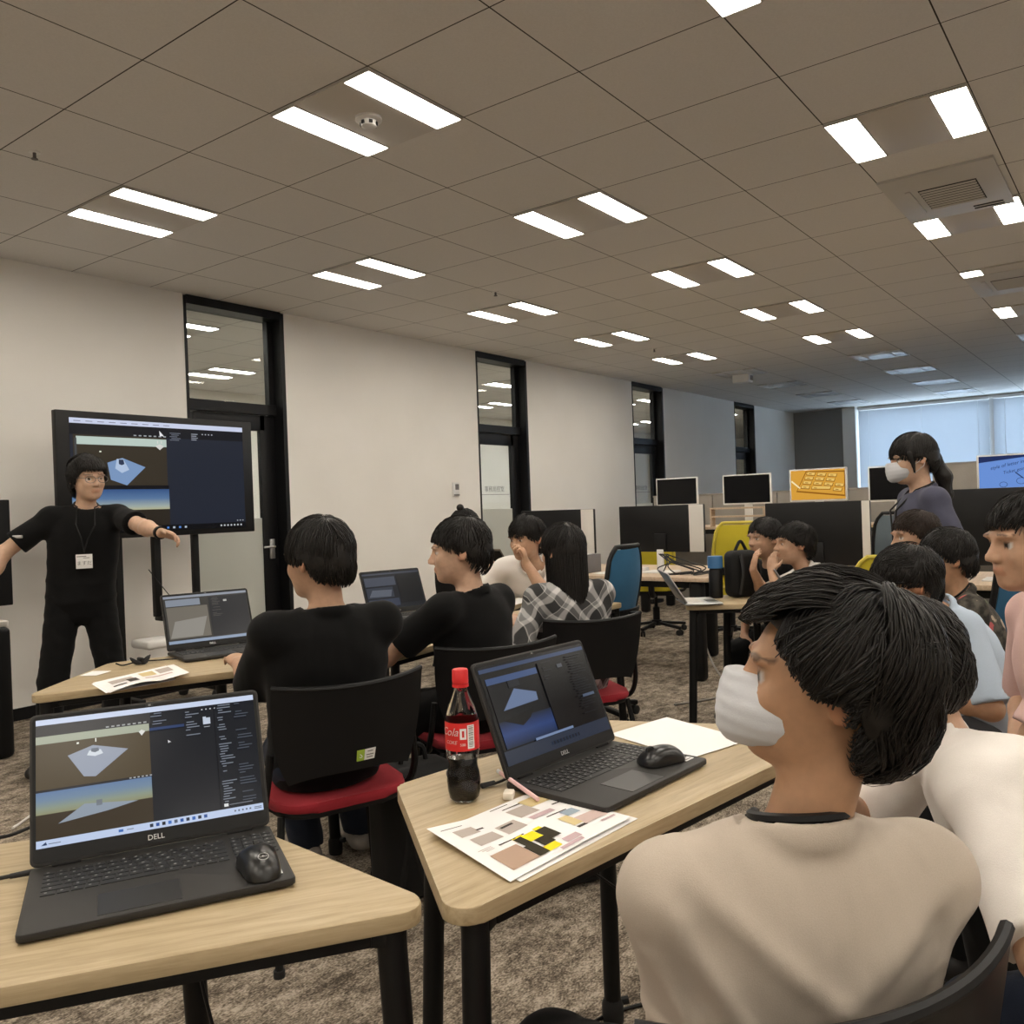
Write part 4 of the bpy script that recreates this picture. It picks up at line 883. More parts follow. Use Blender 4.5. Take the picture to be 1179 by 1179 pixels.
# ------------------------------------------------------------------ bottle
def cola_bottle():
    t = thing('cola_bottle', 'half full clear cola bottle with a red cap and red label', 'bottle', (1.222, 1.052, TZ), R(0))
    prof = [(0.001, 0.004), (0.016, 0.003), (0.024, 0.002), (0.029, 0.008), (0.031, 0.020), (0.0318, 0.040), (0.0300, 0.055), (0.0272, 0.066), (0.0270, 0.074), (0.0290, 0.084), (0.0312, 0.091), (0.0317, 0.094), (0.0312, 0.150), (0.0300, 0.160), (0.0255, 0.176), (0.019, 0.194), (0.0145, 0.204), (0.0128, 0.210), (0.0126, 0.222)]
    bm = BM(); lathe(bm, prof, 40, cap=False)
    for v in bm.verts:                                   # petal foot and waist flutes
        a = math.atan2(v.co.y, v.co.x)
        if v.co.z < 0.03: k = 1-0.10*(1-v.co.z/0.03)*(0.5+0.5*math.cos(5*a)); v.co.x *= k; v.co.y *= k
        elif 0.03 < v.co.z < 0.09: k = 1-0.02*(0.5+0.5*math.cos(10*a))*math.sin(PI*(v.co.z-0.03)/0.06); v.co.x *= k; v.co.y *= k
    obj('shell', bm, 'pet', t, angle=60)
    inn = [(r_*0.955, z) for r_, z in prof if z <= 0.083]; inn[0] = (0.001, 0.006); inn = [(r_, max(z, 0.006)) for r_, z in inn]; inn += [(0.0275, 0.0830), (0.001, 0.083)]
    bm = BM(); lathe(bm, inn, 32, cap=False); obj('cola', bm, 'cola', t, angle=50)
    bm = BM(); lathe(bm, [(0.001, 0.247), (0.0135, 0.247), (0.0150, 0.245), (0.0152, 0.224), (0.0148, 0.221)], 40, cap=False)
    for v in bm.verts:
        if 0.2215 < v.co.z < 0.2455:
            a = math.atan2(v.co.y, v.co.x); k = 1+0.012*math.cos(20*a); v.co.x *= k; v.co.y *= k
    lathe(bm, [(0.0154, 0.214), (0.0154, 0.220), (0.013, 0.2205)], 30, cap=False); obj('cap', bm, 'redcap', t, angle=50)
    rl = 0.0321; z0, z1 = 0.100, 0.152
    bm = BM()
    def lab(u, v): a = u*2*PI; rr = rl+0.0002 if v < 0.9 else rl-0.0002; return (rr*math.cos(a), rr*math.sin(a), z0+(z1-z0)*v)
    grid_surface(bm, lab, 48, 4); lb = obj('label', bm, 'redlabel', t)
    va = math.atan2(-1.052, -1.222)                     # the side of the bottle turned to the room's front
    def wrap(co, a0, zc, off=0.0006): a = va+a0+co.x/rl; return Vector(((rl+off)*math.cos(a), (rl+off)*math.sin(a), zc+co.y))
    bm = BM(); text_bm(bm, 'Coca-Cola', 0.021, lambda c: wrap(c, -1.66, 0.135), 0, 0.35); text_bm(bm, 'COKE', 0.009, lambda c: wrap(c, -0.70, 0.116), 0, 0.2); text_bm(bm, '500', 0.007, lambda c: wrap(c, 0.02, 0.112), 0)
    for f_ in ():
        pass
    def patch(a0, w_, zc, hgt, mi, off):
        vv = []
        for k in range(7): vv.append([bm.verts.new(wrap(Vector((-w_/2+w_*k/6, s*hgt/2, 0)), a0, zc, off)) for s in (-1, 1)])
        for k in range(6): bm.faces.new((vv[k][0], vv[k+1][0], vv[k+1][1], vv[k][1])).material_index = mi
    patch(0.05, 0.012, 0.132, 0.020, 0, 0.0006); patch(0.05, 0.004, 0.132, 0.012, 1, 0.0009)
    patch(0.52, 0.014, 0.126, 0.044, 0, 0.0006)
    for k in range(13): patch(0.52, 0.0095, 0.108+k*0.0031, 0.0011+0.0008*((k*7) % 3)/2, 2, 0.0009)
    obj('label_print', bm, ['paper', 'redlabel', 'ink'], lb, smooth=False)
    return t
cola_bottle()

# ------------------------------------------------------------------ papers
def bil(A, B, C, D, u, v): return A*(1-u)*(1-v)+D*u*(1-v)+B*(1-u)*v+C*u*v
def tone(n, c): 
    if n not in M: M[n] = mat(n, hexc(*c), 0.8, spec=0.2)
    return n
PT = [tone('print_grey', (176, 166, 158)), tone('print_dark', (64, 58, 54)), tone('print_yellow', (232, 214, 40)), tone('print_brown', (172, 146, 128)), tone('print_pink', (196, 174, 168)), tone('print_sand', (206, 188, 140)), tone('print_blue', (150, 164, 176)), tone('print_black', (52, 47, 34)), tone('print_mauve', (190, 166, 170))]
def paper_sheet(name, label, cor, lift, prints, z=TZ, second=None, nu=18, nv=14, cat='paper'):
    A, B, C, D = [Vector((*p, 0)) for p in cor]; c = (A+B+C+D)/4
    t = thing(name, label, cat, (c.x, c.y, z))
    def surf(u, v, dz=0.0): p = bil(A, B, C, D, u, v)-c; p.z = 0.0012+dz+lift(u, v); return p
    bm = BM(); solid_sheet(bm, lambda u, v: tuple(surf(u, v)), nu, nv, 0.0006); sh = obj('sheet', bm, 'paper', t)
    if prints:
        bm = BM()
        for (u0, v0, u1, v1, mi) in prints:
            n_ = 4
            for i in range(n_):
                for j in range(n_):
                    quad(bm, [surf(u0+(u1-u0)*(i+a)/n_, v0+(v1-v0)*(j+b)/n_, 0.0009+0.00008*mi) for a, b in ((0, 0), (0, 1), (1, 1), (1, 0))], mi)
        obj('print', bm, PT, sh, smooth=False)
    if second:
        bm = BM(); s = second
        solid_sheet(bm, lambda u, v: tuple(bil(*[Vector((*p, 0)) for p in s[0]], u, v)-c+Vector((0, 0, 0.0003+s[1](u, v)))), 14, 10, 0.0005); obj('under_sheet', bm, 'paper', t)
    return t
def prints_main():
    P = []; G, DK, YE, BR, PK, SA, BL, BK, MV = range(9)
    P += [(0.05, 0.10, 0.22, 0.11, DK), (0.10, 0.17, 0.25, 0.30, G), (0.24, 0.24, 0.30, 0.265, DK), (0.12, 0.36, 0.30, 0.50, G), (0.34, 0.33, 0.50, 0.50, G), (0.36, 0.36, 0.46, 0.39, DK), (0.20, 0.575, 0.40, 0.59, DK), (0.08, 0.66, 0.28, 0.92, BR), (0.28, 0.74, 0.36, 0.92, BK), (0.30, 0.60, 0.36, 0.74, BK), (0.36, 0.60, 0.46, 0.72, YE), (0.30, 0.58, 0.38, 0.64, YE), (0.38, 0.72, 0.47, 0.84, BK), (0.46, 0.62, 0.55, 0.80, BK), (0.36, 0.84, 0.46, 0.92, YE), (0.47, 0.58, 0.53, 0.64, YE), (0.42, 0.94, 0.60, 0.975, MV), (0.50, 0.86, 0.62, 0.93, MV)]
    P += [(0.50, 0.04, 0.66, 0.052, DK), (0.56, 0.11, 0.74, 0.125, DK), (0.55, 0.17, 0.72, 0.36, G), (0.72, 0.09, 0.90, 0.26, SA), (0.76, 0.12, 0.86, 0.22, G), (0.58, 0.40, 0.78, 0.46, MV), (0.66, 0.50, 0.84, 0.515, DK), (0.84, 0.34, 0.92, 0.36, DK), (0.68, 0.60, 0.76, 0.78, SA), (0.76, 0.52, 0.88, 0.62, BL), (0.75, 0.68, 0.96, 0.82, PK), (0.68, 0.80, 0.76, 0.83, DK), (0.84, 0.86, 0.97, 0.885, MV)]
    for k in range(3): P.append((0.06+0.02*k, 0.55+0.02*k, 0.16, 0.556+0.02*k, G))
    return P
paper_sheet('printed_handout', 'printed handout with colour pictures lying at the front of the middle table', [(1.050, 0.990), (0.980, 0.762), (1.290, 0.735), (1.338, 0.965)], lambda u, v: 0.012*max(0, 1-u*3.2)*(1-v*0.8)+0.005*math.sin(PI*u)*math.sin(PI*v*0.8)+0.004*u*v, prints_main(),
            second=([(1.058, 0.965), (0.992, 0.752), (1.302, 0.728), (1.330, 0.955)], lambda u, v: 0.001))
paper_sheet('blank_paper', 'white sheet of paper lying behind the mouse, right of the middle laptop', [(1.745, 1.045), (1.66, 0.80), (1.86, 0.745), (1.955, 1.0)], lambda u, v: 0.001, [])
paper_sheet('printed_handout', 'folded printed handout on the table in front of the presenter', [(1.46, 2.90), (1.40, 2.675), (1.66, 2.64), (1.80, 2.965)], lambda u, v: 0.030*max(0, u-0.25)*v+0.014*math.sin(PI*min(1, u*1.6))*v, [(0.12, 0.25, 0.40, 0.55, 0), (0.30, 0.45, 0.42, 0.75, 1), (0.50, 0.15, 0.68, 0.5, 5), (0.72, 0.12, 0.9, 0.5, 0), (0.10, 0.70, 0.26, 0.78, 1), (0.5, 0.62, 0.85, 0.7, 4)],
            second=([(1.45, 2.89), (1.395, 2.69), (1.62, 2.66), (1.76, 2.95)], lambda u, v: 0.004*u))
paper_sheet('note_paper', 'small blank note lying left of the folded handout', [(1.50, 3.075), (1.535, 3.02), (1.61, 3.06), (1.575, 3.125)], lambda u, v: 0.0004, [])
paper_sheet('blank_paper', 'white sheet cut off by the left edge beside the left laptop', [(0.20, 1.50), (0.245, 1.315), (0.452, 1.165), (0.535, 1.37)], lambda u, v: 0.0005, [])
paper_sheet('note_paper', 'white sheet on the table in front of the girl in plaid', [(3.20, 2.68), (3.18, 2.47), (3.42, 2.45), (3.44, 2.66)], lambda u, v: 0.0005, [(0.15, 0.2, 0.7, 0.24, 0), (0.15, 0.35, 0.8, 0.39, 0)])
paper_sheet('note_paper', 'white sheet on the table under the leaning elbow', [(3.90, 3.02), (3.80, 2.86), (4.02, 2.90), (4.12, 3.06)], lambda u, v: 0.0005, [(0.15, 0.2, 0.7, 0.24, 0)])
paper_sheet('note_paper', 'loose white sheet on the pale desk under the cabled monitor', [(5.75, 3.55), (5.70, 3.30), (5.92, 3.30), (5.95, 3.55)], lambda u, v: 0.0005, [])

# ------------------------------------------------------------------ small loose things
def build_small():
    bm = BM(); prism(bm, roundpoly([(-0.016, -0.009), (0.012, -0.011), (0.017, 0.008), (-0.012, 0.011)], 0.003, 3), 0, 0.014, bev=0.003)
    o = obj('eraser', bm, 'white_rubber'); o.location = (1.272, 0.985, TZ); o.rotation_euler = (0, 0, 0.6); tag(o, 'worn off white eraser between the bottle and the handout', 'eraser')
    t = thing('pencil', 'pale pink pencil lying on the left edge of the middle laptop', 'pencil', (1.299, 0.985, TZ+0.0145), R(67)); t.rotation_euler = (0, -0.10, R(67))
    bm = BM(); tube(bm, [(-0.075, 0, 0.004), (0.065, 0, 0.004)], 0.0042, 6); obj('barrel', bm, 'pink', t); bm = BM(); tube(bm, [(0.065, 0, 0.004), (0.075, 0, 0.004)], 0.0042, 8); obj('end_cap', bm, 'paper', t)
    def cable(label, pts, r=0.003, mt='black_plastic', cat='cable', name='cable', n=10):
        bm = BM(); tube(bm, bez(pts, n), r, 7); o_ = obj(name, bm, mt); tag(o_, label, cat); return o_
    t = thing('power_cable', 'thick black laptop plug and cable behind the bottle', 'cable', (1.30, 1.06, TZ+0.006))
    bm = BM(); tube(bm, bez([(0.06, -0.012, 0.002), (0.03, -0.012, 0.0), (-0.01, 0.0, 0.0), (-0.03, 0.05, -0.001), (0.02, 0.12, -0.001), (0.10, 0.16, -0.001)], 8), 0.0028, 7); obj('cord', bm, 'rubber', t); bm = BM(); tube(bm, [(-0.012, 0.003, 0.0), (0.016, -0.006, 0.0)], [0.0055, 0.0045], 10); obj('plug', bm, 'rubber', t)
    t = thing('power_cable', 'black power lead plugged into the left side of the left laptop', 'cable', (0.62, 1.44, TZ))
    bm = BM(); tube(bm, bez([(-0.03, -0.03, 0.010), (-0.07, -0.005, 0.008), (-0.13, 0.05, 0.006), (-0.17, 0.13, 0.05), (-0.06, 0.20, 0.055), (0.02, 0.19, 0.004), (0.09, 0.19, 0.004)], 8), 0.0032, 7); obj('cord', bm, 'rubber', t); bm = BM(); tube(bm, [(-0.005, -0.045, 0.010), (-0.045, -0.022, 0.009)], [0.005, 0.004], 10); obj('plug', bm, 'rubber', t)
    t = thing('cable_bundle', 'black bundled cable lying on the table beside the presenter laptop', 'cable', (1.74, 3.09, TZ+0.002))
    bm = BM(); rng = random.Random(2)
    for k in range(4):
        ph = rng.random()*6; lp = [Vector((0.032*math.cos(a+ph)*(1+0.25*k/4), 0.013*math.sin(a+ph), 0.012+0.010*math.sin(2*a+k)+0.002*k)) for a in [i/18*2*PI for i in range(18)]]; tube(bm, lp, 0.0035, 6, closed=True)
    tube(bm, bez([(0.03, 0, 0.008), (0.07, -0.02, 0.006), (0.12, -0.05, 0.005)], 6), 0.0028, 6); tube(bm, bez([(-0.03, 0, 0.01), (-0.06, 0.02, 0.004), (-0.075, 0.04, 0.012)], 6), 0.003, 6); obj('cord', bm, 'rubber', t); bm = BM(); bx(bm, (0, 0, 0.014), (0.014, 0.034, 0.024), 0.005); obj('tie', bm, 'black_plastic', t)
    cable('thin black cable drooping under the middle foreground table', [(1.22, 0.98, 0.70), (1.30, 1.02, 0.60), (1.42, 1.06, 0.50), (1.62, 1.06, 0.47), (1.75, 0.98, 0.36), (1.88, 0.88, 0.30), (2.05, 0.75, 0.28)])
    cable('black cable lying on the carpet by the caster of the middle table', [(1.50, 0.98, 0.006), (1.62, 1.08, 0.006), (1.72, 1.12, 0.03), (1.85, 1.12, 0.006), (1.95, 1.05, 0.006), (2.05, 0.90, 0.006), (2.2, 0.75, 0.006)], 0.005)
    cable('thin black cable hanging below the left foreground table', [(0.78, 1.28, 0.70), (0.80, 1.26, 0.50), (0.82, 1.22, 0.40), (0.92, 1.18, 0.34), (0.98, 1.14, 0.15), (1.02, 1.12, 0.006)])
    cable('black cable hanging from the large screen to the presenter laptop', [(3.18, 5.50, 0.95), (3.20, 5.2, 0.72), (3.0, 4.6, 0.60), (2.6, 3.9, 0.66), (2.32, 3.40, 0.76), (2.12, 3.17, 0.755), (2.055, 3.145, 0.754)])
    for k, (lab, pts) in enumerate((('pale cable snaking over the carpet at the far left', [(1.6, 3.9, 0.006), (1.9, 4.1, 0.006), (2.2, 3.9, 0.006), (2.5, 4.2, 0.006)]), ('pale cable looped on the carpet nearest the left edge', [(1.5, 3.4, 0.006), (1.75, 3.6, 0.006), (2.0, 3.5, 0.006), (2.3, 3.75, 0.006)]), ('pale cable crossing the carpet under the left table', [(1.2, 2.7, 0.006), (1.45, 2.75, 0.006), (1.62, 2.6, 0.006), (1.9, 2.7, 0.006)]))):
        cable(lab, pts, 0.006, 'offwhite')
    cable('thin pale cable hanging from the cabled desk to the carpet', [(6.0, 2.85, 0.70), (5.95, 2.78, 0.45), (5.7, 2.55, 0.15), (5.5, 2.35, 0.008), (5.2, 2.3, 0.008), (4.9, 2.45, 0.008)], 0.007, 'grey_panel')
    t = thing('cable_tangle', 'tangle of black cables under the middle black monitor', 'cable', (5.90, 2.98, TZ))
    rng = random.Random(7); 
    for k in range(7):
        bm = BM(); a = rng.uniform(-0.16, 0.16); b_ = rng.uniform(-0.1, 0.1); tube(bm, bez([(-0.03, 0.04-0.012*k, 0.15), (-0.08, 0.02-0.03*k+b_, 0.10), (-0.14, -0.05*k+a, 0.04+0.01*(k % 3)), (-0.10+b_, -0.06-0.05*k, 0.010), (0.05-a, -0.16-0.04*k, 0.010)], 6), 0.0045, 6); obj('cable', bm, 'rubber', t)
    # bags
    def bag(label, x, y, yaw, s, cat='bag', lean=0.0, buckles=False):
        t = thing('backpack', label, cat, (x, y, 0), R(yaw), 'black bags'); 
        bm = BM(); bx(bm, (0, 0, s[2]/2), s, min(s)*0.30, 4, rot=Matrix.Rotation(lean, 3, 'Y'))
        for v in bm.verts: v.co.x += 0.012*math.sin(v.co.z*19+v.co.y*11); v.co.y += 0.010*math.sin(v.co.z*23); v.co.z = max(0.001, v.co.z)
        obj('body', bm, 'bagcloth', t)
        bm = BM(); bx(bm, (-s[0]/2-0.02, 0, s[2]*0.34), (0.07, s[1]*0.72, s[2]*0.48), 0.028, 3); obj('front_pocket', bm, 'bagcloth', t)
        bm = BM(); tube(bm, bez([(0, -0.05, s[2]-0.01), (0.0, -0.03, s[2]+0.05), (0, 0.03, s[2]+0.05), (0, 0.05, s[2]-0.01)], 6), 0.009, 6); obj('handle', bm, 'bagcloth', t)
        for q in (1, -1):
            bm = BM(); tube(bm, bez([(s[0]/2, q*0.08, s[2]*0.93), (s[0]/2+0.06, q*0.10, s[2]*0.6), (s[0]/2+0.02, q*0.12, s[2]*0.12)], 8), 0.012, 6); obj('strap', bm, 'bagcloth', t)
            if buckles:
                bm = BM(); bx(bm, (-s[0]/2-0.045, q*0.07, s[2]*0.62), (0.012, 0.03, 0.035), 0.004); obj('buckle', bm, 'chrome', t)
        return t
    bag('black backpack on the carpet right of the red seat chair', 2.10, 2.03, 250, (0.20, 0.30, 0.44))
    bag('black bag with bright buckles beside the second red seat', 2.44, 1.66, 235, (0.18, 0.26, 0.40), buckles=True)
    t = thing('backpack', 'dark bag standing on the table beside the child in white', 'bag', (4.60, 1.86, TZ), R(60))
    bm = BM(); bx(bm, (0, 0, 0.13), (0.12, 0.18, 0.26), 0.04, 4); obj('body', bm, 'bagcloth', t)
    for q in (1, -1):
        bm = BM(); tube(bm, bez([(-0.065, q*0.05, 0.24), (-0.09, q*0.055, 0.14), (-0.065, q*0.06, 0.02)], 8), 0.010, 6); obj('strap', bm, 'rubber', t)
    bm = BM(); tube(bm, bez([(0, -0.04, 0.255), (0, 0, 0.31), (0, 0.04, 0.255)], 6), 0.009, 6); obj('handle', bm, 'bagcloth', t)
    t = thing('water_bottle', 'blue capped dark bottle in front of the dark bag', 'bottle', (4.50, 1.97, TZ))
    bm = BM(); lathe(bm, [(0.001, 0), (0.036, 0), (0.038, 0.006), (0.038, 0.15), (0.03, 0.165), (0.001, 0.166)], 20, cap=False); obj('body', bm, 'black_plastic', t)
    bm = BM(); lathe(bm, [(0.001, 0.235), (0.040, 0.233), (0.042, 0.226), (0.042, 0.166), (0.001, 0.166)], 20, cap=False); obj('cap', bm, 'blue_plastic', t)
    t = thing('tablet', 'dark tablet held up by the student at the second door', 'tablet', (5.50, 4.28, TZ+0.012), R(-10))
    rot = Matrix.Rotation(R(-34), 3, 'Y')
    bm = BM(); bx(bm, (0.0, 0, 0.105), (0.010, 0.19, 0.23), 0.004, rot=rot); obj('case', bm, 'tabletcase', t); bm = BM(); bx(bm, rot @ Vector((-0.0056, 0, 0))+Vector((0, 0, 0.105)), (0.001, 0.17, 0.20), rot=rot); obj('screen', bm, 'bezel', t)
    t = thing('tablet', 'yellow green cased tablet leaning before the child in white', 'tablet', (4.48, 1.60, TZ+0.004), R(125)); rot = Matrix.Rotation(R(28), 3, 'Y')
    bm = BM(); bx(bm, (0, 0, 0.085), (0.010, 0.15, 0.19), 0.004, rot=rot); obj('case', bm, 'ink', t); bm = BM(); bx(bm, rot @ Vector((0.0058, 0, 0))+Vector((0, 0, 0.085)), (0.001, 0.13, 0.165), rot=rot); obj('screen', bm, 'print_sand', t)
    t = thing('computer_tower', 'white computer case on the desk right of the plaid girl', 'computer', (5.86, 3.66, TZ))
    bm = BM(); bx(bm, (0, 0.03, 0.075), (0.22, 0.10, 0.15), 0.004); obj('case', bm, 'white_plastic', t); bm = BM(); bx(bm, (0, -0.045, 0.072), (0.22, 0.045, 0.144), 0.003); obj('dark_side', bm, 'ink', t, label='dark side unit')
    for k, (x, y, lab) in enumerate(((5.40, 4.0, 'black desk speaker by the tablet table'), (5.98, 3.30, 'white plug strip under the cabled monitor'))):
        bm = BM(); bx(bm, (0, 0, 0.02), (0.06, 0.24 if k else 0.1, 0.04), 0.008); o_ = obj('plug_strip' if k else 'desk_speaker', bm, 'white_plastic' if k else 'ink'); o_.location = (x, y, TZ); tag(o_, lab, 'power strip' if k else 'speaker')
M['tabletcase'] = mat('tablet_case', (0.16, 0.13, 0.10), 0.5)
build_small()
# ------------------------------------------------------------------ figures: smooth distance fields turned into continuous meshes
def V(*a): return np.array(a, float)
def nrm(v): v = np.asarray(v, float); return v/np.linalg.norm(v)
def sd_ell(p, c, A, r):
    q = (p-c)@np.asarray(A).T; r = np.asarray(r, float); k0 = np.linalg.norm(q/r, axis=1); k1 = np.linalg.norm(q/(r*r), axis=1)+1e-9
    return k0*(k0-1)/k1
def sd_cone(p, a, b, ra, rb):
    ab = b-a; pa = p-a; t = np.clip((pa@ab)/(ab@ab), 0, 1)
    return np.linalg.norm(pa-t[:, None]*ab, axis=1)-(ra+(rb-ra)*t)
def sd_flat(p, a, b, ra, rb, n, k):
    m = (a+b)/2; q = p+np.outer((p-m)@n, n)*(1/k-1); aa = a+n*((a-m)@n)*(1/k-1); bb = b+n*((b-m)@n)*(1/k-1)
    return sd_cone(q, aa, bb, ra, rb)*(0.5+0.5*k)
class SDF:
    def __init__(s): s.pr = []; s.lo = []; s.hi = []; s.post = []
    def box(s, pts, r):
        pts = np.atleast_2d(pts); s.lo.append(pts.min(0)-r); s.hi.append(pts.max(0)+r)
    def ell(s, c, A, r, k=0.02, op='u'):
        if op == 'u': s.box(c, max(r))
        s.pr.append((lambda p: sd_ell(p, c, A, r), k, op)); return s
    def cone(s, a, b, ra, rb, k=0.02, op='u', clip=None):
        a = np.asarray(a, float); b = np.asarray(b, float)
        if op == 'u': s.box([a, b], max(ra, rb))
        if clip is None: s.pr.append((lambda p: sd_cone(p, a, b, ra, rb), k, op))
        else: s.pr.append((lambda p: np.maximum(sd_cone(p, a, b, ra, rb), (p-clip[0])@clip[1]), k, op))
        return s
    def flat(s, a, b, ra, rb, n, kf, k=0.02, op='u'):
        a = np.asarray(a, float); b = np.asarray(b, float)
        if op == 'u': s.box([a, b], max(ra, rb))
        s.pr.append((lambda p: sd_flat(p, a, b, ra, rb, n, kf), k, op)); return s
    def fn(s, f, k=0.02, op='u'): s.pr.append((f, k, op)); return s
    def ev(s, p):
        d = None
        for f, k, op in s.pr:
            e = f(p)
            if d is None: d = e; continue
            if op == 'u':
                h = np.maximum(k-np.abs(d-e), 0)/k if k > 0 else 0; d = np.minimum(d, e)-h*h*k*0.25
            elif op == 's':
                e = -e; h = np.maximum(k-np.abs(d-e), 0)/k if k > 0 else 0; d = np.maximum(d, e)+h*h*k*0.25
            else: d = np.maximum(d, e)
        for f in s.post: d = f(p, d)
        return d
EDG = [(0, 1), (2, 3), (4, 5), (6, 7), (0, 2), (1, 3), (4, 6), (5, 7), (0, 4), (1, 5), (2, 6), (3, 7)]
def mesh_sdf(sd, h, pad=0.02, zmin=None):
    lo = np.min(sd.lo, 0)-pad; hi = np.max(sd.hi, 0)+pad
    if zmin is not None: lo[2] = max(lo[2], zmin)
    B = 4; n = np.ceil((hi-lo)/(h*B)).astype(int)+1
    cx = [lo[i]+h*B*np.arange(n[i]) for i in range(3)]
    G = np.stack(np.meshgrid(*cx, indexing='ij'), -1).reshape(-1, 3)
    cen = G+h*B/2; dc = sd.ev(cen).reshape(n)
    act = np.abs(dc) < h*B*1.9
    F = np.repeat(np.repeat(np.repeat(np.where(dc < 0, -1.0, 1.0).astype(np.float32), B, 0), B, 1), B, 2)
    idx = np.argwhere(act); off = np.stack(np.meshgrid(*[np.arange(B)]*3, indexing='ij'), -1).reshape(-1, 3)
    fi = (idx[:, None, :]*B+off[None]).reshape(-1, 3)
    val = np.empty(len(fi), np.float32)
    for a in range(0, len(fi), 400000): val[a:a+400000] = sd.ev(lo+fi[a:a+400000]*h)
    F[fi[:, 0], fi[:, 1], fi[:, 2]] = val
    S = F < 0
    c8 = [S[i:S.shape[0]-1+i, j:S.shape[1]-1+j, k:S.shape[2]-1+k] for k in (0, 1) for j in (0, 1) for i in (0, 1)]
    cnt = sum(c.astype(np.int8) for c in c8); mix = (cnt > 0) & (cnt < 8)
    ci = np.argwhere(mix); vid = -np.ones(mix.shape, np.int64); vid[mix] = np.arange(len(ci))
    cv = np.stack([F[ci[:, 0]+i, ci[:, 1]+j, ci[:, 2]+k] for k in (0, 1) for j in (0, 1) for i in (0, 1)], 1)
    co = np.array([(i, j, k) for k in (0, 1) for j in (0, 1) for i in (0, 1)], float)
    acc = np.zeros((len(ci), 3)); num = np.zeros(len(ci))
    for a, b in EDG:
        va, vb = cv[:, a], cv[:, b]; m = (va < 0) != (vb < 0); t = np.where(m, va/(va-vb+1e-12), 0)
        acc += np.where(m[:, None], co[a]+(co[b]-co[a])*t[:, None], 0); num += m
    P = lo+(ci+acc/num[:, None])*h
    Q = []
    for ax in range(3):
        sl = [slice(1, -1)]*3; sl[ax] = slice(0, -1); sh = list(sl); sh[ax] = slice(1, None)
        A = S[tuple(sl)]; Bn = S[tuple(sh)]; e = np.argwhere(A != Bn)
        if not len(e): continue
        e = e+np.array([0 if i == ax else 1 for i in range(3)]); sg = S[e[:, 0], e[:, 1], e[:, 2]]
        u, v = [(1, 2), (2, 0), (0, 1)][ax]; du = np.zeros(3, int); du[u] = 1; dv = np.zeros(3, int); dv[v] = 1
        g = lambda x: vid[x[:, 0], x[:, 1], x[:, 2]]
        q = np.stack([g(e-du-dv), g(e-dv), g(e), g(e-du)], 1); q[~sg] = q[~sg][:, ::-1]; Q.append(q)
    Q = np.concatenate(Q); Q = Q[(Q >= 0).all(1)]
    return P, Q
def np_mesh(name, P, Q, mats, parent, cols=None, attr=None):
    me = bpy.data.meshes.new(name); me.vertices.add(len(P)); me.vertices.foreach_set('co', np.asarray(P, np.float32).ravel())
    k = Q.shape[1]; me.loops.add(Q.size); me.loops.foreach_set('vertex_index', Q.ravel().astype(np.int32))
    me.polygons.add(len(Q)); me.polygons.foreach_set('loop_start', np.arange(0, Q.size, k, dtype=np.int32))
    try: me.polygons.foreach_set('loop_total', np.full(len(Q), k, np.int32))
    except Exception: pass
    me.polygons.foreach_set('use_smooth', np.ones(len(Q), bool)); me.update(calc_edges=True)
    if cols is not None:
        a = me.color_attributes.new('tone', 'FLOAT_COLOR', 'POINT'); a.data.foreach_set('color', np.concatenate([cols, np.ones((len(cols), 1))], 1).astype(np.float32).ravel())
    if attr is not None:
        a = me.attributes.new('rest', 'FLOAT_VECTOR', 'POINT'); a.data.foreach_set('vector', np.asarray(attr, np.float32).ravel())
    return link_mesh(name, me, mats, parent)
def skin_material():
    m = mat('skin', (0.5, 0.32, 0.22), 0.5, spec=0.35)
    a = N(m, 'ShaderNodeAttribute', attribute_name='tone'); tc = N(m, 'ShaderNodeTexCoord'); nz = N(m, 'ShaderNodeTexNoise', Scale=60.0, Detail=3.0); L(m, tc.outputs['Object'], nz.inputs['Vector'])
    r = ramp(m, [(0.3, (0.92, 0.9, 0.9)), (0.7, (1.05, 1.03, 1.02))]); L(m, nz.outputs[0], r.inputs[0])
    x = N(m, 'ShaderNodeMix', data_type='RGBA', blend_type='MULTIPLY'); x.inputs[0].default_value = 1.0; L(m, a.outputs['Color'], x.inputs[6]); L(m, r.outputs[0], x.inputs[7])
    b = m.node_tree.nodes['Principled BSDF']; L(m, x.outputs[2], b.inputs['Base Color'])
    b.inputs['Subsurface Weight'].default_value = 0.12; b.inputs['Subsurface Radius'].default_value = (0.012, 0.005, 0.003); b.inputs['Subsurface Scale'].default_value = 0.4
    bump(m, nz.outputs[0], 0.05, 0.002)
    return m
M['skin'] = skin_material()
def hair_material(name, col):
    m = mat(name, col, 0.48, spec=0.32)
    tc = N(m, 'ShaderNodeTexCoord'); nz = N(m, 'ShaderNodeTexNoise', Scale=90.0, Detail=3.0); L(m, tc.outputs['Object'], nz.inputs['Vector'])
    r = ramp(m, [(0.3, tuple(v*0.6 for v in col)), (0.7, tuple(v*1.6 for v in col))]); L(m, nz.outputs[0], r.inputs[0]); L(m, r.outputs[0], m.node_tree.nodes['Principled BSDF'].inputs['Base Color'])
    return m
M['hair'] = hair_material('black_hair', (0.0090, 0.0075, 0.0065)); M['hair_brown'] = hair_material('dark_brown_hair', (0.022, 0.013, 0.009))
SK = (0.47, 0.29, 0.19); SKP = (0.56, 0.37, 0.26); SKD = (0.44, 0.255, 0.15)
def smooth01(x, a, b): t = np.clip((x-a)/(b-a), 0, 1); return t*t*(3-2*t)
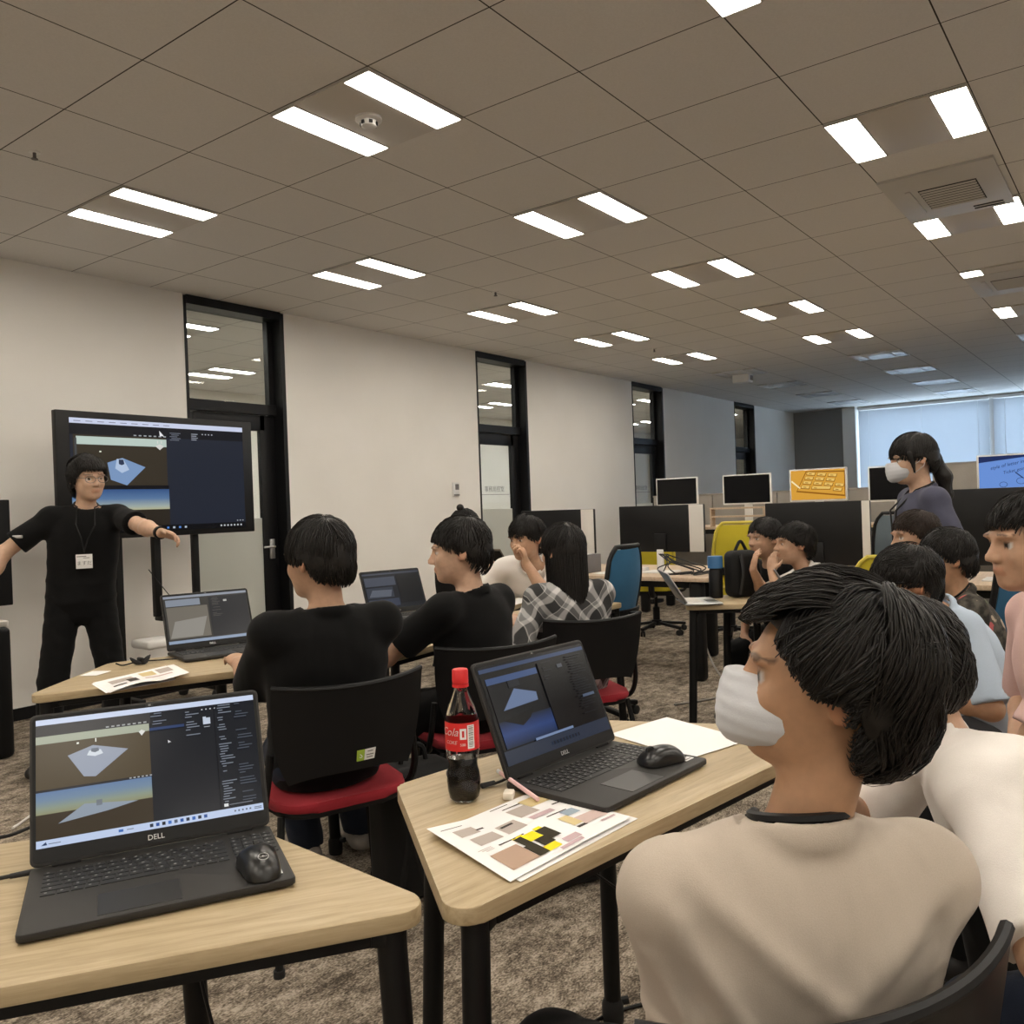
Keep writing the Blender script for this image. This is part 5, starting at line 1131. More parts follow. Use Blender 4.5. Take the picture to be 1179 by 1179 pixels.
def wob(p, s, seed):
    r = np.random.default_rng(seed); o = 0
    for i in range(4):
        k = r.normal(size=3)*s*(0.7+0.5*i); o = o+np.sin(p@k+r.uniform(0, 6.28)+1.3*np.sin(p@(r.normal(size=3)*s*0.6)+r.uniform(0, 6)))/(1+0.6*i)
    return o*0.4
def ik(a, c, la, lb, pole):
    d = c-a; D = np.linalg.norm(d); D2 = min(D, (la+lb)*0.998); u = d/D; c = a+u*D2
    x = (la*la-lb*lb+D2*D2)/(2*D2); hh = math.sqrt(max(la*la-x*x, 0)); pl = pole-u*(pole@u); pl = pl/ (np.linalg.norm(pl)+1e-9)
    return a+u*x+pl*hh, c
def add_hand(sd, w, d, pn, s, curl=0.35, spread=0.12, thumb=1.0, side=1):
    """w wrist, d direction of the hand, pn palm normal, side +1 when the thumb lies along +(d x pn)"""
    d = nrm(d); pn = nrm(pn-d*(pn@d)); t = np.cross(d, pn)*side; A = np.array([d, t, pn])
    sd.ell(w+d*0.045*s, A, (0.052*s, 0.040*s, 0.017*s), 0.015)
    for i, (off, ln, rr) in enumerate(((0.030, 0.070, 0.0088), (0.010, 0.078, 0.0092), (-0.011, 0.072, 0.0088), (-0.030, 0.056, 0.0078))):
        b = w+d*(0.084-0.006*abs(i-1.2))*s+t*off*s
        dd = nrm(d+t*(off*spread*12)); c1 = curl*(0.8+0.12*i); e1 = nrm(dd*math.cos(c1)+pn*math.sin(c1)); e2 = nrm(dd*math.cos(c1*2.3)+pn*math.sin(c1*2.3)); e3 = nrm(dd*math.cos(c1*3.2)+pn*math.sin(c1*3.2))
        p1 = b+e1*ln*0.48*s; p2 = p1+e2*ln*0.30*s; p3 = p2+e3*ln*0.22*s
        sd.cone(b-d*0.02*s, p1, rr*1.1*s, rr*s, 0.006); sd.cone(p1, p2, rr*s, rr*0.92*s, 0.004); sd.cone(p2, p3, rr*0.92*s, rr*0.8*s, 0.004)
    b = w+d*0.022*s+t*0.026*s; e = nrm(d*0.62+t*0.72*thumb+pn*0.35); p1 = b+e*0.045*s; e2 = nrm(d*0.85+t*0.35*thumb+pn*0.4); p2 = p1+e2*0.034*s
    sd.cone(b, p1, 0.013*s, 0.0105*s, 0.012); sd.cone(p1, p2, 0.0105*s, 0.0085*s, 0.004)
class Head: pass
def head_frame(c, yaw, pitch=0.0, roll=0.0, s=1.0):
    h = Head(); f = V(math.cos(yaw)*math.cos(pitch), math.sin(yaw)*math.cos(pitch), math.sin(pitch)); l = nrm(np.cross(V(0, 0, 1), f)); u = np.cross(f, l)
    l, u = l*math.cos(roll)+u*math.sin(roll), u*math.cos(roll)-l*math.sin(roll)
    h.c = np.asarray(c, float); h.A = np.array([f, l, u]); h.s = s
    h.w = lambda x, y, z: h.c+(f*x+l*y+u*z)*s
    h.loc = lambda p: ((p-h.c)@h.A.T)/s
    return h
def add_head(sd, h, mouth=0.0):
    s = h.s; A = h.A
    e = lambda c, r, k=0.02, op='u': sd.ell(h.w(*c), A, tuple(v*s for v in r), k*s, op)
    e((-0.012, 0, 0.030), (0.098, 0.076, 0.088), 0.03)
    e((0.020, 0, -0.010), (0.076, 0.068, 0.085), 0.03)
    e((0.040, 0, -0.070), (0.048, 0.050, 0.042), 0.035)
    e((0.070, 0, -0.095), (0.020, 0.024, 0.016), 0.025)
    for y in (1, -1):
        e((0.066, 0.036*y, -0.028), (0.022, 0.022, 0.022), 0.02)
        e((0.098, 0.032*y, 0.002), (0.020, 0.020, 0.012), 0.018, 's')
        e((0.089, 0.033*y, 0.022), (0.014, 0.024, 0.007), 0.015)
    sd.cone(h.w(0.088, 0, 0.010), h.w(0.112, 0, -0.030), 0.008*s, 0.0115*s, 0.014*s)
    for y in (1, -1): e((0.103, 0.011*y, -0.034), (0.010, 0.008, 0.007), 0.008)
    e((0.088, 0, -0.058), (0.016, 0.026, 0.0065), 0.006); e((0.086, 0, -0.069), (0.015, 0.022, 0.0075), 0.006)
    for y in (1, -1): e((0.078, 0.032*y, 0.001), (0.0125, 0.0135, 0.0125), 0.002)
    for y in (1, -1):
        m = np.array([A[0]*0.9+A[1]*0.35*-y, A[1]*0.9+A[0]*0.35*y, A[2]])
        sd.ell(h.w(-0.012, 0.080*y, -0.004), m, (0.019*s, 0.008*s, 0.033*s), 0.006*s)
        sd.ell(h.w(-0.010, 0.088*y, 0.0), m, (0.010*s, 0.006*s, 0.019*s), 0.006*s, 's')
def head_tones(P, h, skin, brows=True):
    q = h.loc(P); c = np.tile(np.array(skin), (len(P), 1)); near = np.linalg.norm(q, axis=1) < 0.17
    def put(mask, col): c[mask & near] = col
    put((q[:, 0] > 0.08) & (np.abs(q[:, 1]) < 0.024) & (q[:, 2] < -0.053) & (q[:, 2] > -0.074), np.array(skin)*np.array((0.92, 0.78, 0.74)))
    for y in (1, -1):
        r = np.linalg.norm(q-np.array((0.078, 0.032*y, 0.001)), axis=1)
        sl = np.abs(q[:, 2]-0.001) < 0.0062
        put((r < 0.0142) & sl & (q[:, 0] > 0.08), np.array((0.62, 0.60, 0.57)))
        put((r < 0.0142) & sl & (np.abs(q[:, 1]-0.032*y) < 0.0062) & (q[:, 0] > 0.08), np.array((0.012, 0.008, 0.006)))
        if brows: put((q[:, 0] > 0.06) & (np.abs(q[:, 1]-0.034*y) < 0.019) & (np.abs(q[:, 2]-(0.026-0.06*np.abs(q[:, 1]-0.03*y))) < 0.0030), np.array(skin)*0.30)
    ear = (np.abs(q[:, 1]) > 0.078) & near; c[ear] *= np.array((1.0, 0.86, 0.82))
    return c
# ---- hair
ZL = {'short': ([-0.12, -0.085, -0.04, -0.02, 0.02, 0.05, 0.075, 0.12], [-0.066, -0.062, -0.040, -0.005, 0.005, 0.03, 0.052, 0.058]),
      'bowl': ([-0.12, -0.085, -0.05, -0.02, 0.02, 0.05, 0.08, 0.13], [-0.050, -0.048, -0.030, 0.004, 0.004, 0.012, 0.026, 0.030]),
      'fluffy': ([-0.12, -0.085, -0.045, -0.02, 0.01, 0.05, 0.08, 0.14], [-0.085, -0.082, -0.06, -0.014, -0.010, 0.012, 0.03, 0.034]),
      'parted': ([-0.12, -0.085, -0.045, -0.02, 0.01, 0.045, 0.075, 0.13], [-0.095, -0.09, -0.06, -0.02, -0.03, 0.02, 0.058, 0.066]),
      'tousled': ([-0.12, -0.085, -0.05, -0.034, -0.020, 0.02, 0.05, 0.08, 0.14], [-0.105, -0.102, -0.090, -0.02, 0.018, 0.022, 0.050, 0.078, 0.085]),
      'long': ([-0.12, -0.06, -0.03, 0.0, 0.03, 0.06, 0.09, 0.14], [-0.15, -0.15, -0.13, -0.10, -0.06, 0.0, 0.03, 0.035])}
def make_hair(h, style, mt, parent, thick=0.009, strands=1500, sr=0.0015, sl=0.055, seed=1, vox=0.006, extra=None, messy=1.0, scale=(1, 1, 1), hang=0.0, name='hair'):
    s = h.s; xs, zs = ZL[style]; rng = np.random.default_rng(seed)
    rad = np.array((0.102+thick, 0.079+thick, 0.091+thick))*np.array(scale); cen = np.array((-0.012, 0, 0.030))
    sd = SDF(); sd.ell(h.w(*cen), h.A, tuple(rad*s), 0.02)
    sd.ell(h.w(-0.03, 0, -0.015), h.A, tuple(np.array((0.085, 0.077, 0.085))*s*(1+thick*6)), 0.03*s)
    def cut(p, d):
        q = h.loc(p); zl = np.interp(q[:, 0]+0.006*np.sin(q[:, 1]*90+seed), xs, zs)+0.004*np.sin(q[:, 1]*160+q[:, 0]*120+seed)
        d = d + s*0.0026*messy*wob(q, 45, seed)
        return np.maximum(d, (zl-q[:, 2])*s)
    sd.post.append(cut)
    inner = SDF()
    P, Q = mesh_sdf(sd, vox*s, 0.02)
    Ps, Qs = [P], [Q]; n0 = len(P)
    if extra is not None:
        ex = SDF(); extra(ex, h); P2, Q2 = mesh_sdf(ex, vox*s, 0.02); Ps.append(P2); Qs.append(Q2+n0); n0 += len(P2)
    # locks of hair combed from the crown, following the skull
    K = 7 if not hang else 14; crown = nrm((-0.45, 0.15, 0.9)); TV, TQ = [], []
    if strands:
        v = rng.normal(size=(strands*6, 3)); v /= np.linalg.norm(v, axis=1)[:, None]; p = cen+v*rad
        ok = (p[:, 2] > np.interp(p[:, 0], xs, zs)+0.002) & (v[:, 2] > -0.75); v = v[ok][:strands]; p = p[ok][:strands]; n_ = len(v)
        nc = 70; cc = rng.normal(size=(nc, 3)); cc /= np.linalg.norm(cc, axis=1)[:, None]; cl = np.argmax(v@cc.T, axis=1)
        cj = rng.normal(size=(nc, 3))*0.36*messy; co_ = rng.uniform(-0.2, 1.0, nc)*0.0055*messy
        jit = cj[cl]+rng.normal(size=(n_, 3))*0.09; out = co_[cl]+rng.uniform(-0.0012, 0.0016, n_); ln = sl*rng.uniform(0.6, 1.25, n_); lift = rng.uniform(0.0, 0.05, n_)*messy
        lift = lift*0.5+np.abs(cj[cl][:, 0])*0.05; pts = []
        c2 = np.array((-0.03, 0, -0.015)); r2 = np.array((0.085, 0.077, 0.085))*(1+thick*6)
        def outer(e):                                    # distance factor from the centre to the hair surface along e
            u_ = e/np.linalg.norm(e, axis=1)[:, None]; t1 = 1/np.linalg.norm(u_/rad, axis=1); a_ = np.sum((u_/r2)**2, 1); w0 = (cen-c2)/r2; b_ = np.sum(u_/r2*w0, 1); c_ = w0@w0-1
            return u_, np.maximum(t1, (-b_+np.sqrt(np.maximum(b_*b_-a_*c_, 0)))/a_)
        fall = np.zeros(n_, bool); hl = rng.uniform(0.85, 1.1, n_)
        for kk in range(K):
            e = p-cen; er = e/rad; r_ = np.linalg.norm(er, axis=1)[:, None]; g = e/rad**2; g /= np.linalg.norm(g, axis=1)[:, None]
            u_, t_ = outer(e); q_ = cen+u_*(t_*(1+out/0.09+lift*math.sin(PI*kk/(K-1))))[:, None]
            if hang: q_ = np.where(fall[:, None], p, q_); fall |= (p[:, 2] < -0.005) & (p[:, 0] < 0.045)
            pts.append(q_)
            if hang: p = np.where(fall[:, None], q_, p)
            fl = np.array((0.0, 0, -0.5))+0.9*(er-crown)/ (np.linalg.norm(er-crown, axis=1)[:, None]+1e-6)+jit
            fl = fl-g*np.sum(fl*g, axis=1)[:, None]*0.94; fl /= np.linalg.norm(fl, axis=1)[:, None]+1e-9; zl_ = np.interp(p[:, 0], xs, zs)-0.008
            if hang: fl = np.where(fall[:, None], np.array((0.0, 0, -1.0))+np.stack([-0.02*p[:, 0], -0.03*p[:, 1], 0*ln], 1)*8*0.1, fl); st_ = np.where(fall, hang*hl/(K-4), 0.034)
            else: st_ = np.where(p[:, 2] < zl_, 0.0015, ln/(K-1))
            p = p+fl*st_[:, None]
        prof = np.interp(np.linspace(0, 1, K), np.linspace(0, 1, 7), [0.55, 0.95, 1.0, 0.95, 0.8, 0.55, 0.12]); sw = sr*rng.uniform(0.6, 1.25, n_); rings = []
        for kk in range(K):
            d = pts[min(kk+1, K-1)]-pts[max(kk-1, 0)]; d /= np.linalg.norm(d, axis=1)[:, None]+1e-9; g = (pts[kk]-cen)/rad**2; b = np.cross(d, g); b /= np.linalg.norm(b, axis=1)[:, None]+1e-9; g2 = np.cross(b, d)
            w_ = (sw*prof[kk])[:, None]
            rings.append(np.stack([pts[kk]+(b*math.cos(a_*2*PI/3)*1.5+g2*math.sin(a_*2*PI/3)*0.8)*w_ for a_ in range(3)], 1))
        TV = [np.stack(rings, 1).reshape(-1, 3)]                                       # strand, ring, corner
        o = n0+np.arange(n_)[:, None, None]*(3*K)+np.arange(K-1)[None, :, None]*3
        a_ = np.arange(3)[None, None, :]; a2 = (a_+1) % 3
        TQ = np.stack([o+a_, o+a2, o+3+a2, o+3+a_], -1).reshape(-1, 4)
    if TV:
        T = np.concatenate(TV); Ps.append(h.c+(T*s)@h.A); Qs.append(np.array(TQ))
    return np_mesh(name, np.concatenate(Ps), np.concatenate(Qs), mt, parent)
def person(label, hip, head, yaw, head_yaw=None, head_pitch=0.0, head_roll=0.0, H=1.7, hs=1.0, skin=SK, hair='short', hair_mat='hair', hair_kw={}, shirt='shirt_black', pants='pants_black',
           arms=None, legs=None, sleeve=0.82, vox=0.008, fold=0.003, fseed=1, seat=True, shoe='shoe_black', build=1.0, group=None, hunch=0.0, hand_s=None, hem=-0.03, foldfn=None, loose=1.0, lower=True, shmat_attr=False, shoulder_drop=0.0, neck=0.142, nb_at=None, cvox=None, collar=True, leg_yaw=None, shin=0.20):
    hip = V(*hip); head = V(*head); hy = yaw if head_yaw is None else head_yaw
    root = thing('person', label, 'person', (hip[0], hip[1], 0), 0, group); org = V(hip[0], hip[1], 0)
    h = head_frame(head, hy, head_pitch, head_roll, hs)
    f = V(math.cos(yaw), math.sin(yaw), 0); l = V(-math.sin(yaw), math.cos(yaw), 0)
    nb = head-V(0, 0, neck*hs)-h.A[0]*0.030*hs-f*0.012
    if nb_at is not None: nb = V(*nb_at)
    up = nrm(nb-hip); tf = nrm(f-up*(f@up)); A = np.array([tf, l, up]); U = H
    bld = build
    sm = nb-up*0.036*U
    sh = {+1: sm+l*0.103*U*bld+tf*hunch*0.04-up*shoulder_drop, -1: sm-l*0.103*U*bld+tf*hunch*0.04-up*shoulder_drop}
    hj = {+1: hip+l*0.052*U*bld, -1: hip-l*0.052*U*bld}
    hand_s = hand_s or U/1.72
    # joints
    J = {}
    for sd_ in (1, -1):
        a = (arms or {}).get(sd_)
        if a is None:
            wr = hip+tf*0.20*U+l*sd_*0.07*U+V(0, 0, 0.06*U); pole = -f*0.4+l*sd_-V(0, 0, 1.0); hd = dict(curl=0.4)
        else: wr = V(*a['wrist']); pole = V(*a.get('pole', (-f[0]*0.4+l[0]*sd_, -f[1]*0.4+l[1]*sd_, -1.0))); hd = a
        el, wr = ik(sh[sd_], wr, 0.178*U, 0.150*U, pole); J[sd_] = (el, wr, hd)
    K = {}
    for sd_ in (1, -1):
        g = (legs or {}).get(sd_)
        lf = f if leg_yaw is None else V(math.cos(leg_yaw), math.sin(leg_yaw), 0)
        if g is None:
            an = hj[sd_]+lf*shin*U+l*sd_*0.03*U; an[2] = 0.075; toe = lf
        else: an = V(*g['ankle']); toe = nrm(V(*g.get('toe', tuple(f))))
        kn, an = ik(hj[sd_], an, 0.245*U, 0.236*U, lf*1.0+V(0, 0, 0.9 if seat else 0.05)+l*sd_*0.1); K[sd_] = (kn, an, toe)
    def torso(sd, g, cl):
        T_ = np.linalg.norm(nb-hip)
        sd.ell(hip+up*0.046*T_, A, (0.066*U*bld+g, 0.096*U*bld+g, 0.22*T_+g), 0.04)
        sd.ell(hip+up*0.324*T_, A, (0.058*U*bld+g, 0.082*U*bld+g, 0.278*T_), 0.05)
        sd.ell(hip+up*0.61*T_+tf*0.004*U, A, (0.066*U*bld+g, 0.093*U*bld+g, 0.30*T_), 0.05)
        sd.cone(sh[1]-up*0.006*U, sh[-1]-up*0.006*U, 0.031*U+g*0.7, 0.031*U+g*0.7, 0.05)
        for q in (1, -1): sd.cone(nb-up*0.029*U-tf*0.004*U+l*q*0.012*U, sh[q]-up*0.004*U, 0.0225*U+g*0.7, 0.024*U+g*0.7, 0.025)
    # body: one continuous surface
    B = SDF(); torso(B, -0.004, False)
    B.cone(nb-up*0.03*U, h.w(-0.015, 0, -0.055), 0.052*hs, 0.050*hs, 0.03)
    add_head(B, h)
    for q in (1, -1):
        el, wr, hd = J[q]
        B.cone(sh[q], el, 0.029*U*bld, 0.0235*U, 0.03); m_ = el+(wr-el)*0.3; B.cone(el, m_, 0.0235*U, 0.0245*U, 0.02); B.cone(m_, wr, 0.0245*U, 0.0150*U, 0.02)
        d = nrm(wr-el); d2 = nrm(V(*hd['dir'])) if 'dir' in hd else d; pn = V(*hd['palm']) if 'palm' in hd else V(0, 0, -1)+l*(-q)*0.3
        # thumb side: left hand (+1) palm down, facing forward -> thumb towards the right
        add_hand(B, wr, d2, pn, hand_s, hd.get('curl', 0.35), hd.get('spread', 0.1), hd.get('thumb', 1.0), -q)
        kn, an, toe = K[q]
        if lower:
            B.cone(hj[q], kn, 0.046*U*bld, 0.032*U, 0.03); m_ = kn+(an-kn)*0.35; B.cone(kn, m_, 0.030*U, 0.031*U, 0.02); B.cone(m_, an, 0.031*U, 0.021*U, 0.02)
            B.flat(an-V(0, 0, 0.035), an+toe*0.12*U*0.9-V(0, 0, 0.045), 0.026, 0.022, V(0, 0, 1), 0.8, 0.02)
    P, Q = mesh_sdf(B, vox, 0.02, zmin=0.0); body = np_mesh('body', P-org, Q, 'skin', root, head_tones(P, h, skin))
    # shirt
    S = SDF(); g = 0.010; torso(S, g, True)
    S.flat(hip+up*(0.0)*U, sm-up*0.26*np.linalg.norm(nb-hip), 0.098*U*bld*loose+g*0.6, 0.104*U*bld*loose+g*0.6, tf, 0.70, 0.04)
    for q in (1, -1):
        el, wr, hd = J[q]
        if sleeve <= 1.0:
            e = sh[q]+(el-sh[q])*sleeve; dn = nrm(el-sh[q]); ee = sh[q]+(el-sh[q])*(sleeve+0.3)
            S.cone(sh[q]-up*0.004*U, ee, 0.0305*U*bld+g*0.8, 0.038*U+g, 0.035, clip=(e, dn))
        else:
            e = el+(wr-el)*(sleeve-1); dn = nrm(wr-el); ee = el+(wr-el)*(sleeve-0.8)
            S.cone(sh[q]-up*0.004*U, el, 0.0305*U*bld+g*0.8, 0.029*U+g, 0.03); S.cone(el, ee, 0.031*U+g, 0.026*U+g, 0.02, clip=(e, dn))
    nd = nrm(up*0.92+tf*0.36); cp = nb-up*0.0125*U-tf*0.003
    hp = hip+up*hem*U
    rng = np.random.default_rng(fseed); ph = rng.uniform(0, 6, 6)
    def fold_d(p):
        q = (p-hip)@A.T
        a = np.sin(34*q[:, 2]+14*q[:, 1]*np.sign(q[:, 1]+1e-6)+ph[0]+1.6*np.sin(11*q[:, 1]+ph[1])+1.2*np.sin(9*q[:, 0]+ph[2]))
        b = np.sin(26*q[:, 1]-18*q[:, 2]+ph[3]+1.5*np.sin(13*q[:, 2]+ph[4]))
        w_ = 0.35+0.65*smooth01(-q[:, 2], -0.30*U*0.6, 0.0)
        return (np.abs(a)*1.2-0.6+0.5*b)*w_+0.35*wob(p, 38, fseed)
    def post(p, d):
        if foldfn is not None: d = d+foldfn(p, (p-hip)@A.T, U)
        else: d = d+fold*fold_d(p)
        d = np.maximum(d, (hp-p)@up)
        cd = (p-cp)@nd; rr = np.linalg.norm((p-cp)-np.outer(cd, nd), axis=1)
        d = np.where(rr < 0.080*hs, np.maximum(d, cd-0.012), d)
        d = np.maximum(d, np.minimum(0.060*hs-rr, cd+0.002))
        if collar:
            qd = np.sqrt((rr-0.0655*hs)**2+((cd-0.002)*0.42)**2)-0.0072; k = 0.007; hh = np.maximum(k-np.abs(d-qd), 0)/k; d = np.minimum(d, qd)-hh*hh*k*0.25
        return d
    S.post.append(post)
    P, Q = mesh_sdf(S, cvox or vox, 0.03, zmin=0.0); np_mesh('shirt', P-org, Q, shirt, root, attr=(P-hip)@A.T if shmat_attr else None)
    if lower:
        T = SDF(); g = 0.012
        T.ell(hip+up*0.0*U, A, (0.070*U*bld+g*0.5, 0.098*U*bld+g*0.5, 0.075*U), 0.04)
        for q in (1, -1):
            kn, an, toe = K[q]; T.cone(hj[q], kn, 0.050*U*bld+g, 0.036*U+g, 0.03); T.cone(kn, an, 0.035*U+g, 0.029*U+g, 0.03)
        T.post.append(lambda p, d: np.maximum(d+0.0035*wob(p, 42, fseed+7), np.minimum(K[1][1][2], K[-1][1][2])+0.0-p[:, 2]))
        P, Q = mesh_sdf(T, max(vox, 0.009), 0.02, zmin=0.0); np_mesh('trousers', P-org, Q, pants, root)
        for q in (1, -1):
            kn, an, toe = K[q]; X = SDF(); X.flat(an-V(0, 0, 0.03)-toe*0.035, an+toe*0.125*U-V(0, 0, 0.048), 0.042, 0.034, V(0, 0, 1), 0.9, 0.02); X.cone(an-V(0, 0, 0.03), an+V(0, 0, 0.005), 0.044, 0.040, 0.02)
            zb = an[2]-0.073
            X.post.append(lambda p, d, zb=zb: np.maximum(d, zb-p[:, 2]))
            P, Q = mesh_sdf(X, 0.009, 0.02); np_mesh('shoe', P-org, Q, shoe, root)
    h0 = head_frame(head-org, hy, head_pitch, head_roll, hs)
    if hair: make_hair(h0, hair, hair_mat, root, **hair_kw)
    info = Head(); info.root = root; info.h = h0; info.J = {q: (J[q][0]-org, J[q][1]-org) for q in J}; info.nb = nb-org; info.up = up; info.tf = tf; info.l = l; info.hip = hip-org; info.U = U; info.cp = cp-org; info.nd = nd; info.sh = {q: sh[q]-org for q in sh}; info.A = A; info.K = K
    return info
def lanyard(pi, mt='black_plastic', r=0.0035, badge=None, rad=0.060, drop=0.30, name='lanyard'):
    bm = BM(); s = pi.h.s; pts = []
    side = nrm(np.cross(pi.nd, pi.tf)); fw = nrm(np.cross(side, pi.nd))
    for k in range(25):
        a = PI*0.25+k/24*PI*1.5; p = pi.cp+pi.nd*0.022+fw*math.cos(a)*rad*s+side*math.sin(a)*rad*s*1.02; pts.append(p)
    bt = pi.cp-pi.up*drop+pi.tf*(0.075*pi.U+0.03)
    m1 = pi.cp-pi.up*0.09+pi.tf*(0.068*pi.U+0.035)
    a, b = pts[0], pts[-1]
    tube(bm, [bt]+[bt*0.5+(m1+side*0.03)*0.5]+[m1+side*0.045]+[a]+pts[1:-1]+[b]+[m1-side*0.045]+[bt*0.5+(m1-side*0.03)*0.5]+[bt], r, 6)
    obj(name, bm, mt, pi.root)
    return bt
# ------------------------------------------------------------------ clothes
M['shirt_black'] = fabric('black_tee_cotton', (0.0048, 0.0048, 0.005), 500, 0.15)
M['pants_black'] = fabric('black_trousers', (0.0048, 0.0048, 0.005), 500, 0.2)
M['pants_navy'] = fabric('navy_denim', (0.018, 0.024, 0.040), 500, 0.3)
M['pants_grey'] = fabric('grey_trousers', (0.06, 0.06, 0.065), 500, 0.2)
M['shirt_beige'] = fabric('beige_cotton', (0.475, 0.41, 0.34), 700, 0.12, var=0.05)
M['shirt_white'] = fabric('white_cotton', (0.74, 0.70, 0.66), 600, 0.15, var=0.04)
M['shirt_blue'] = fabric('light_blue_cotton', (0.42, 0.50, 0.60), 600, 0.15, var=0.05)
M['shirt_slate'] = fabric('slate_blue_cotton', (0.070, 0.072, 0.105), 600, 0.2)
M['shirt_pink'] = fabric('pink_cotton', (0.62, 0.42, 0.39), 600, 0.15, var=0.05)
M['shoe_black'] = mat('black_shoe', (0.015, 0.014, 0.014), 0.5)
M['shoe_grey'] = mat('grey_shoe', (0.30, 0.27, 0.24), 0.7)
M['mask'] = fabric('white_mask', (0.60, 0.61, 0.64), 500, 0.1, var=0.02)
def plaid():
    m = mat('plaid_flannel', (0.1, 0.1, 0.1), 0.9, spec=0.15)
    at = N(m, 'ShaderNodeAttribute', attribute_name='rest'); nz = N(m, 'ShaderNodeTexNoise', Scale=7.0, Detail=1.0); L(m, at.outputs['Vector'], nz.inputs['Vector'])
    mx0 = N(m, 'ShaderNodeMix', data_type='VECTOR'); mx0.inputs[0].default_value = 0.10
    mx0.data_type = 'VECTOR'
    L(m, at.outputs['Vector'], mx0.inputs[4]); L(m, nz.outputs['Color'], mx0.inputs[5])
    mp = N(m, 'ShaderNodeMapping'); mp.inputs['Rotation'].default_value = (R(35), 0, 0); L(m, mx0.outputs[1], mp.inputs['Vector'])
    sp = N(m, 'ShaderNodeSeparateXYZ'); L(m, mp.outputs[0], sp.inputs[0])
    outs = []
    for ax in (1, 2):
        d = N(m, 'ShaderNodeMath', operation='DIVIDE'); L(m, sp.outputs[ax], d.inputs[0]); d.inputs[1].default_value = 0.085
        f = N(m, 'ShaderNodeMath', operation='FRACT'); a = N(m, 'ShaderNodeMath', operation='ADD'); a.inputs[1].default_value = 20; L(m, d.outputs[0], a.inputs[0]); L(m, a.outputs[0], f.inputs[0])
        r = ramp(m, [(0.0, (0.02, 0.02, 0.02)), (0.42, (0.02, 0.02, 0.02)), (0.46, (0.30, 0.29, 0.285)), (0.64, (0.30, 0.29, 0.285)), (0.68, (0.10, 0.10, 0.10)), (0.86, (0.10, 0.10, 0.10)), (0.88, (0.36, 0.35, 0.34)), (0.92, (0.02, 0.02, 0.02))]); r.color_ramp.interpolation = 'LINEAR'; L(m, f.outputs[0], r.inputs[0]); outs.append(r)
    x = N(m, 'ShaderNodeMix', data_type='RGBA', blend_type='ADD'); x.inputs[0].default_value = 1.0; L(m, outs[0].outputs[0], x.inputs[6]); L(m, outs[1].outputs[0], x.inputs[7]); L(m, x.outputs[2], m.node_tree.nodes['Principled BSDF'].inputs['Base Color'])
    return m
M['plaid'] = plaid()
def floral():
    m = mat('floral_cotton', (0.1, 0.1, 0.1), 0.9, spec=0.15); at = N(m, 'ShaderNodeAttribute', attribute_name='rest')
    v = N(m, 'ShaderNodeTexVoronoi', Scale=17.0); L(m, at.outputs['Vector'], v.inputs['Vector']); nz = N(m, 'ShaderNodeTexNoise', Scale=30.0, Detail=3.0); L(m, at.outputs['Vector'], nz.inputs['Vector'])
    ad = N(m, 'ShaderNodeMath', operation='MULTIPLY_ADD'); L(m, nz.outputs[0], ad.inputs[0]); ad.inputs[1].default_value = 0.5; L(m, v.outputs['Distance'], ad.inputs[2])
    sp = N(m, 'ShaderNodeSeparateXYZ'); L(m, v.outputs['Color'], sp.inputs[0])
    pet = ramp(m, [(0.0, (0.45, 0.11, 0.11)), (0.35, (0.42, 0.34, 0.26)), (0.7, (0.10, 0.11, 0.07)), (1.0, (0.5, 0.42, 0.33))]); pet.color_ramp.interpolation = 'CONSTANT'; L(m, sp.outputs[0], pet.inputs[0])
    k = ramp(m, [(0.60, (1, 1, 1)), (0.64, (0, 0, 0))]); L(m, ad.outputs[0], k.inputs[0])
    bg = ramp(m, [(0.4, (0.035, 0.032, 0.028)), (0.6, (0.10, 0.09, 0.075))]); L(m, nz.outputs[0], bg.inputs[0])
    x = N(m, 'ShaderNodeMix', data_type='RGBA'); L(m, k.outputs[0], x.inputs[0]); L(m, bg.outputs[0], x.inputs[6]); L(m, pet.outputs[0], x.inputs[7]); L(m, x.outputs[2], m.node_tree.nodes['Principled BSDF'].inputs['Base Color'])
    return m
M['floral'] = floral()
def face_mask(pi, loops=True):
    h = pi.h; s = h.s; sd = SDF()
    sd.ell(h.w(0.062, 0, -0.050), h.A, (0.062*s, 0.061*s, 0.052*s), 0.02); sd.cone(h.w(0.112, 0, -0.012), h.w(0.112, 0, -0.078), 0.016*s, 0.014*s, 0.045*s)
    sd.post.append(lambda p, d: np.maximum(np.maximum(d, (h.loc(p)[:, 2]+0.004)*s), (0.018-h.loc(p)[:, 0]+0.25*np.maximum(0, np.abs(h.loc(p)[:, 2]+0.05)-0.02))*s)+0.0006*np.sin(h.loc(p)[:, 2]*330))
    P, Q = mesh_sdf(sd, 0.004, 0.02); mk = np_mesh('face_mask', P, Q, 'mask', pi.root)
    for y in (1, -1):
        if not loops: break
        bm = BM()
        tube(bm, [h.w(0.030, 0.063*y, -0.030), h.w(0.005, 0.082*y, -0.015), h.w(-0.022, 0.089*y, 0.022), h.w(-0.030, 0.086*y, -0.005), h.w(-0.012, 0.084*y, -0.040), h.w(0.028, 0.060*y, -0.070)], 0.0016*s, 6)
        obj('ear_loop', bm, 'mask', mk)

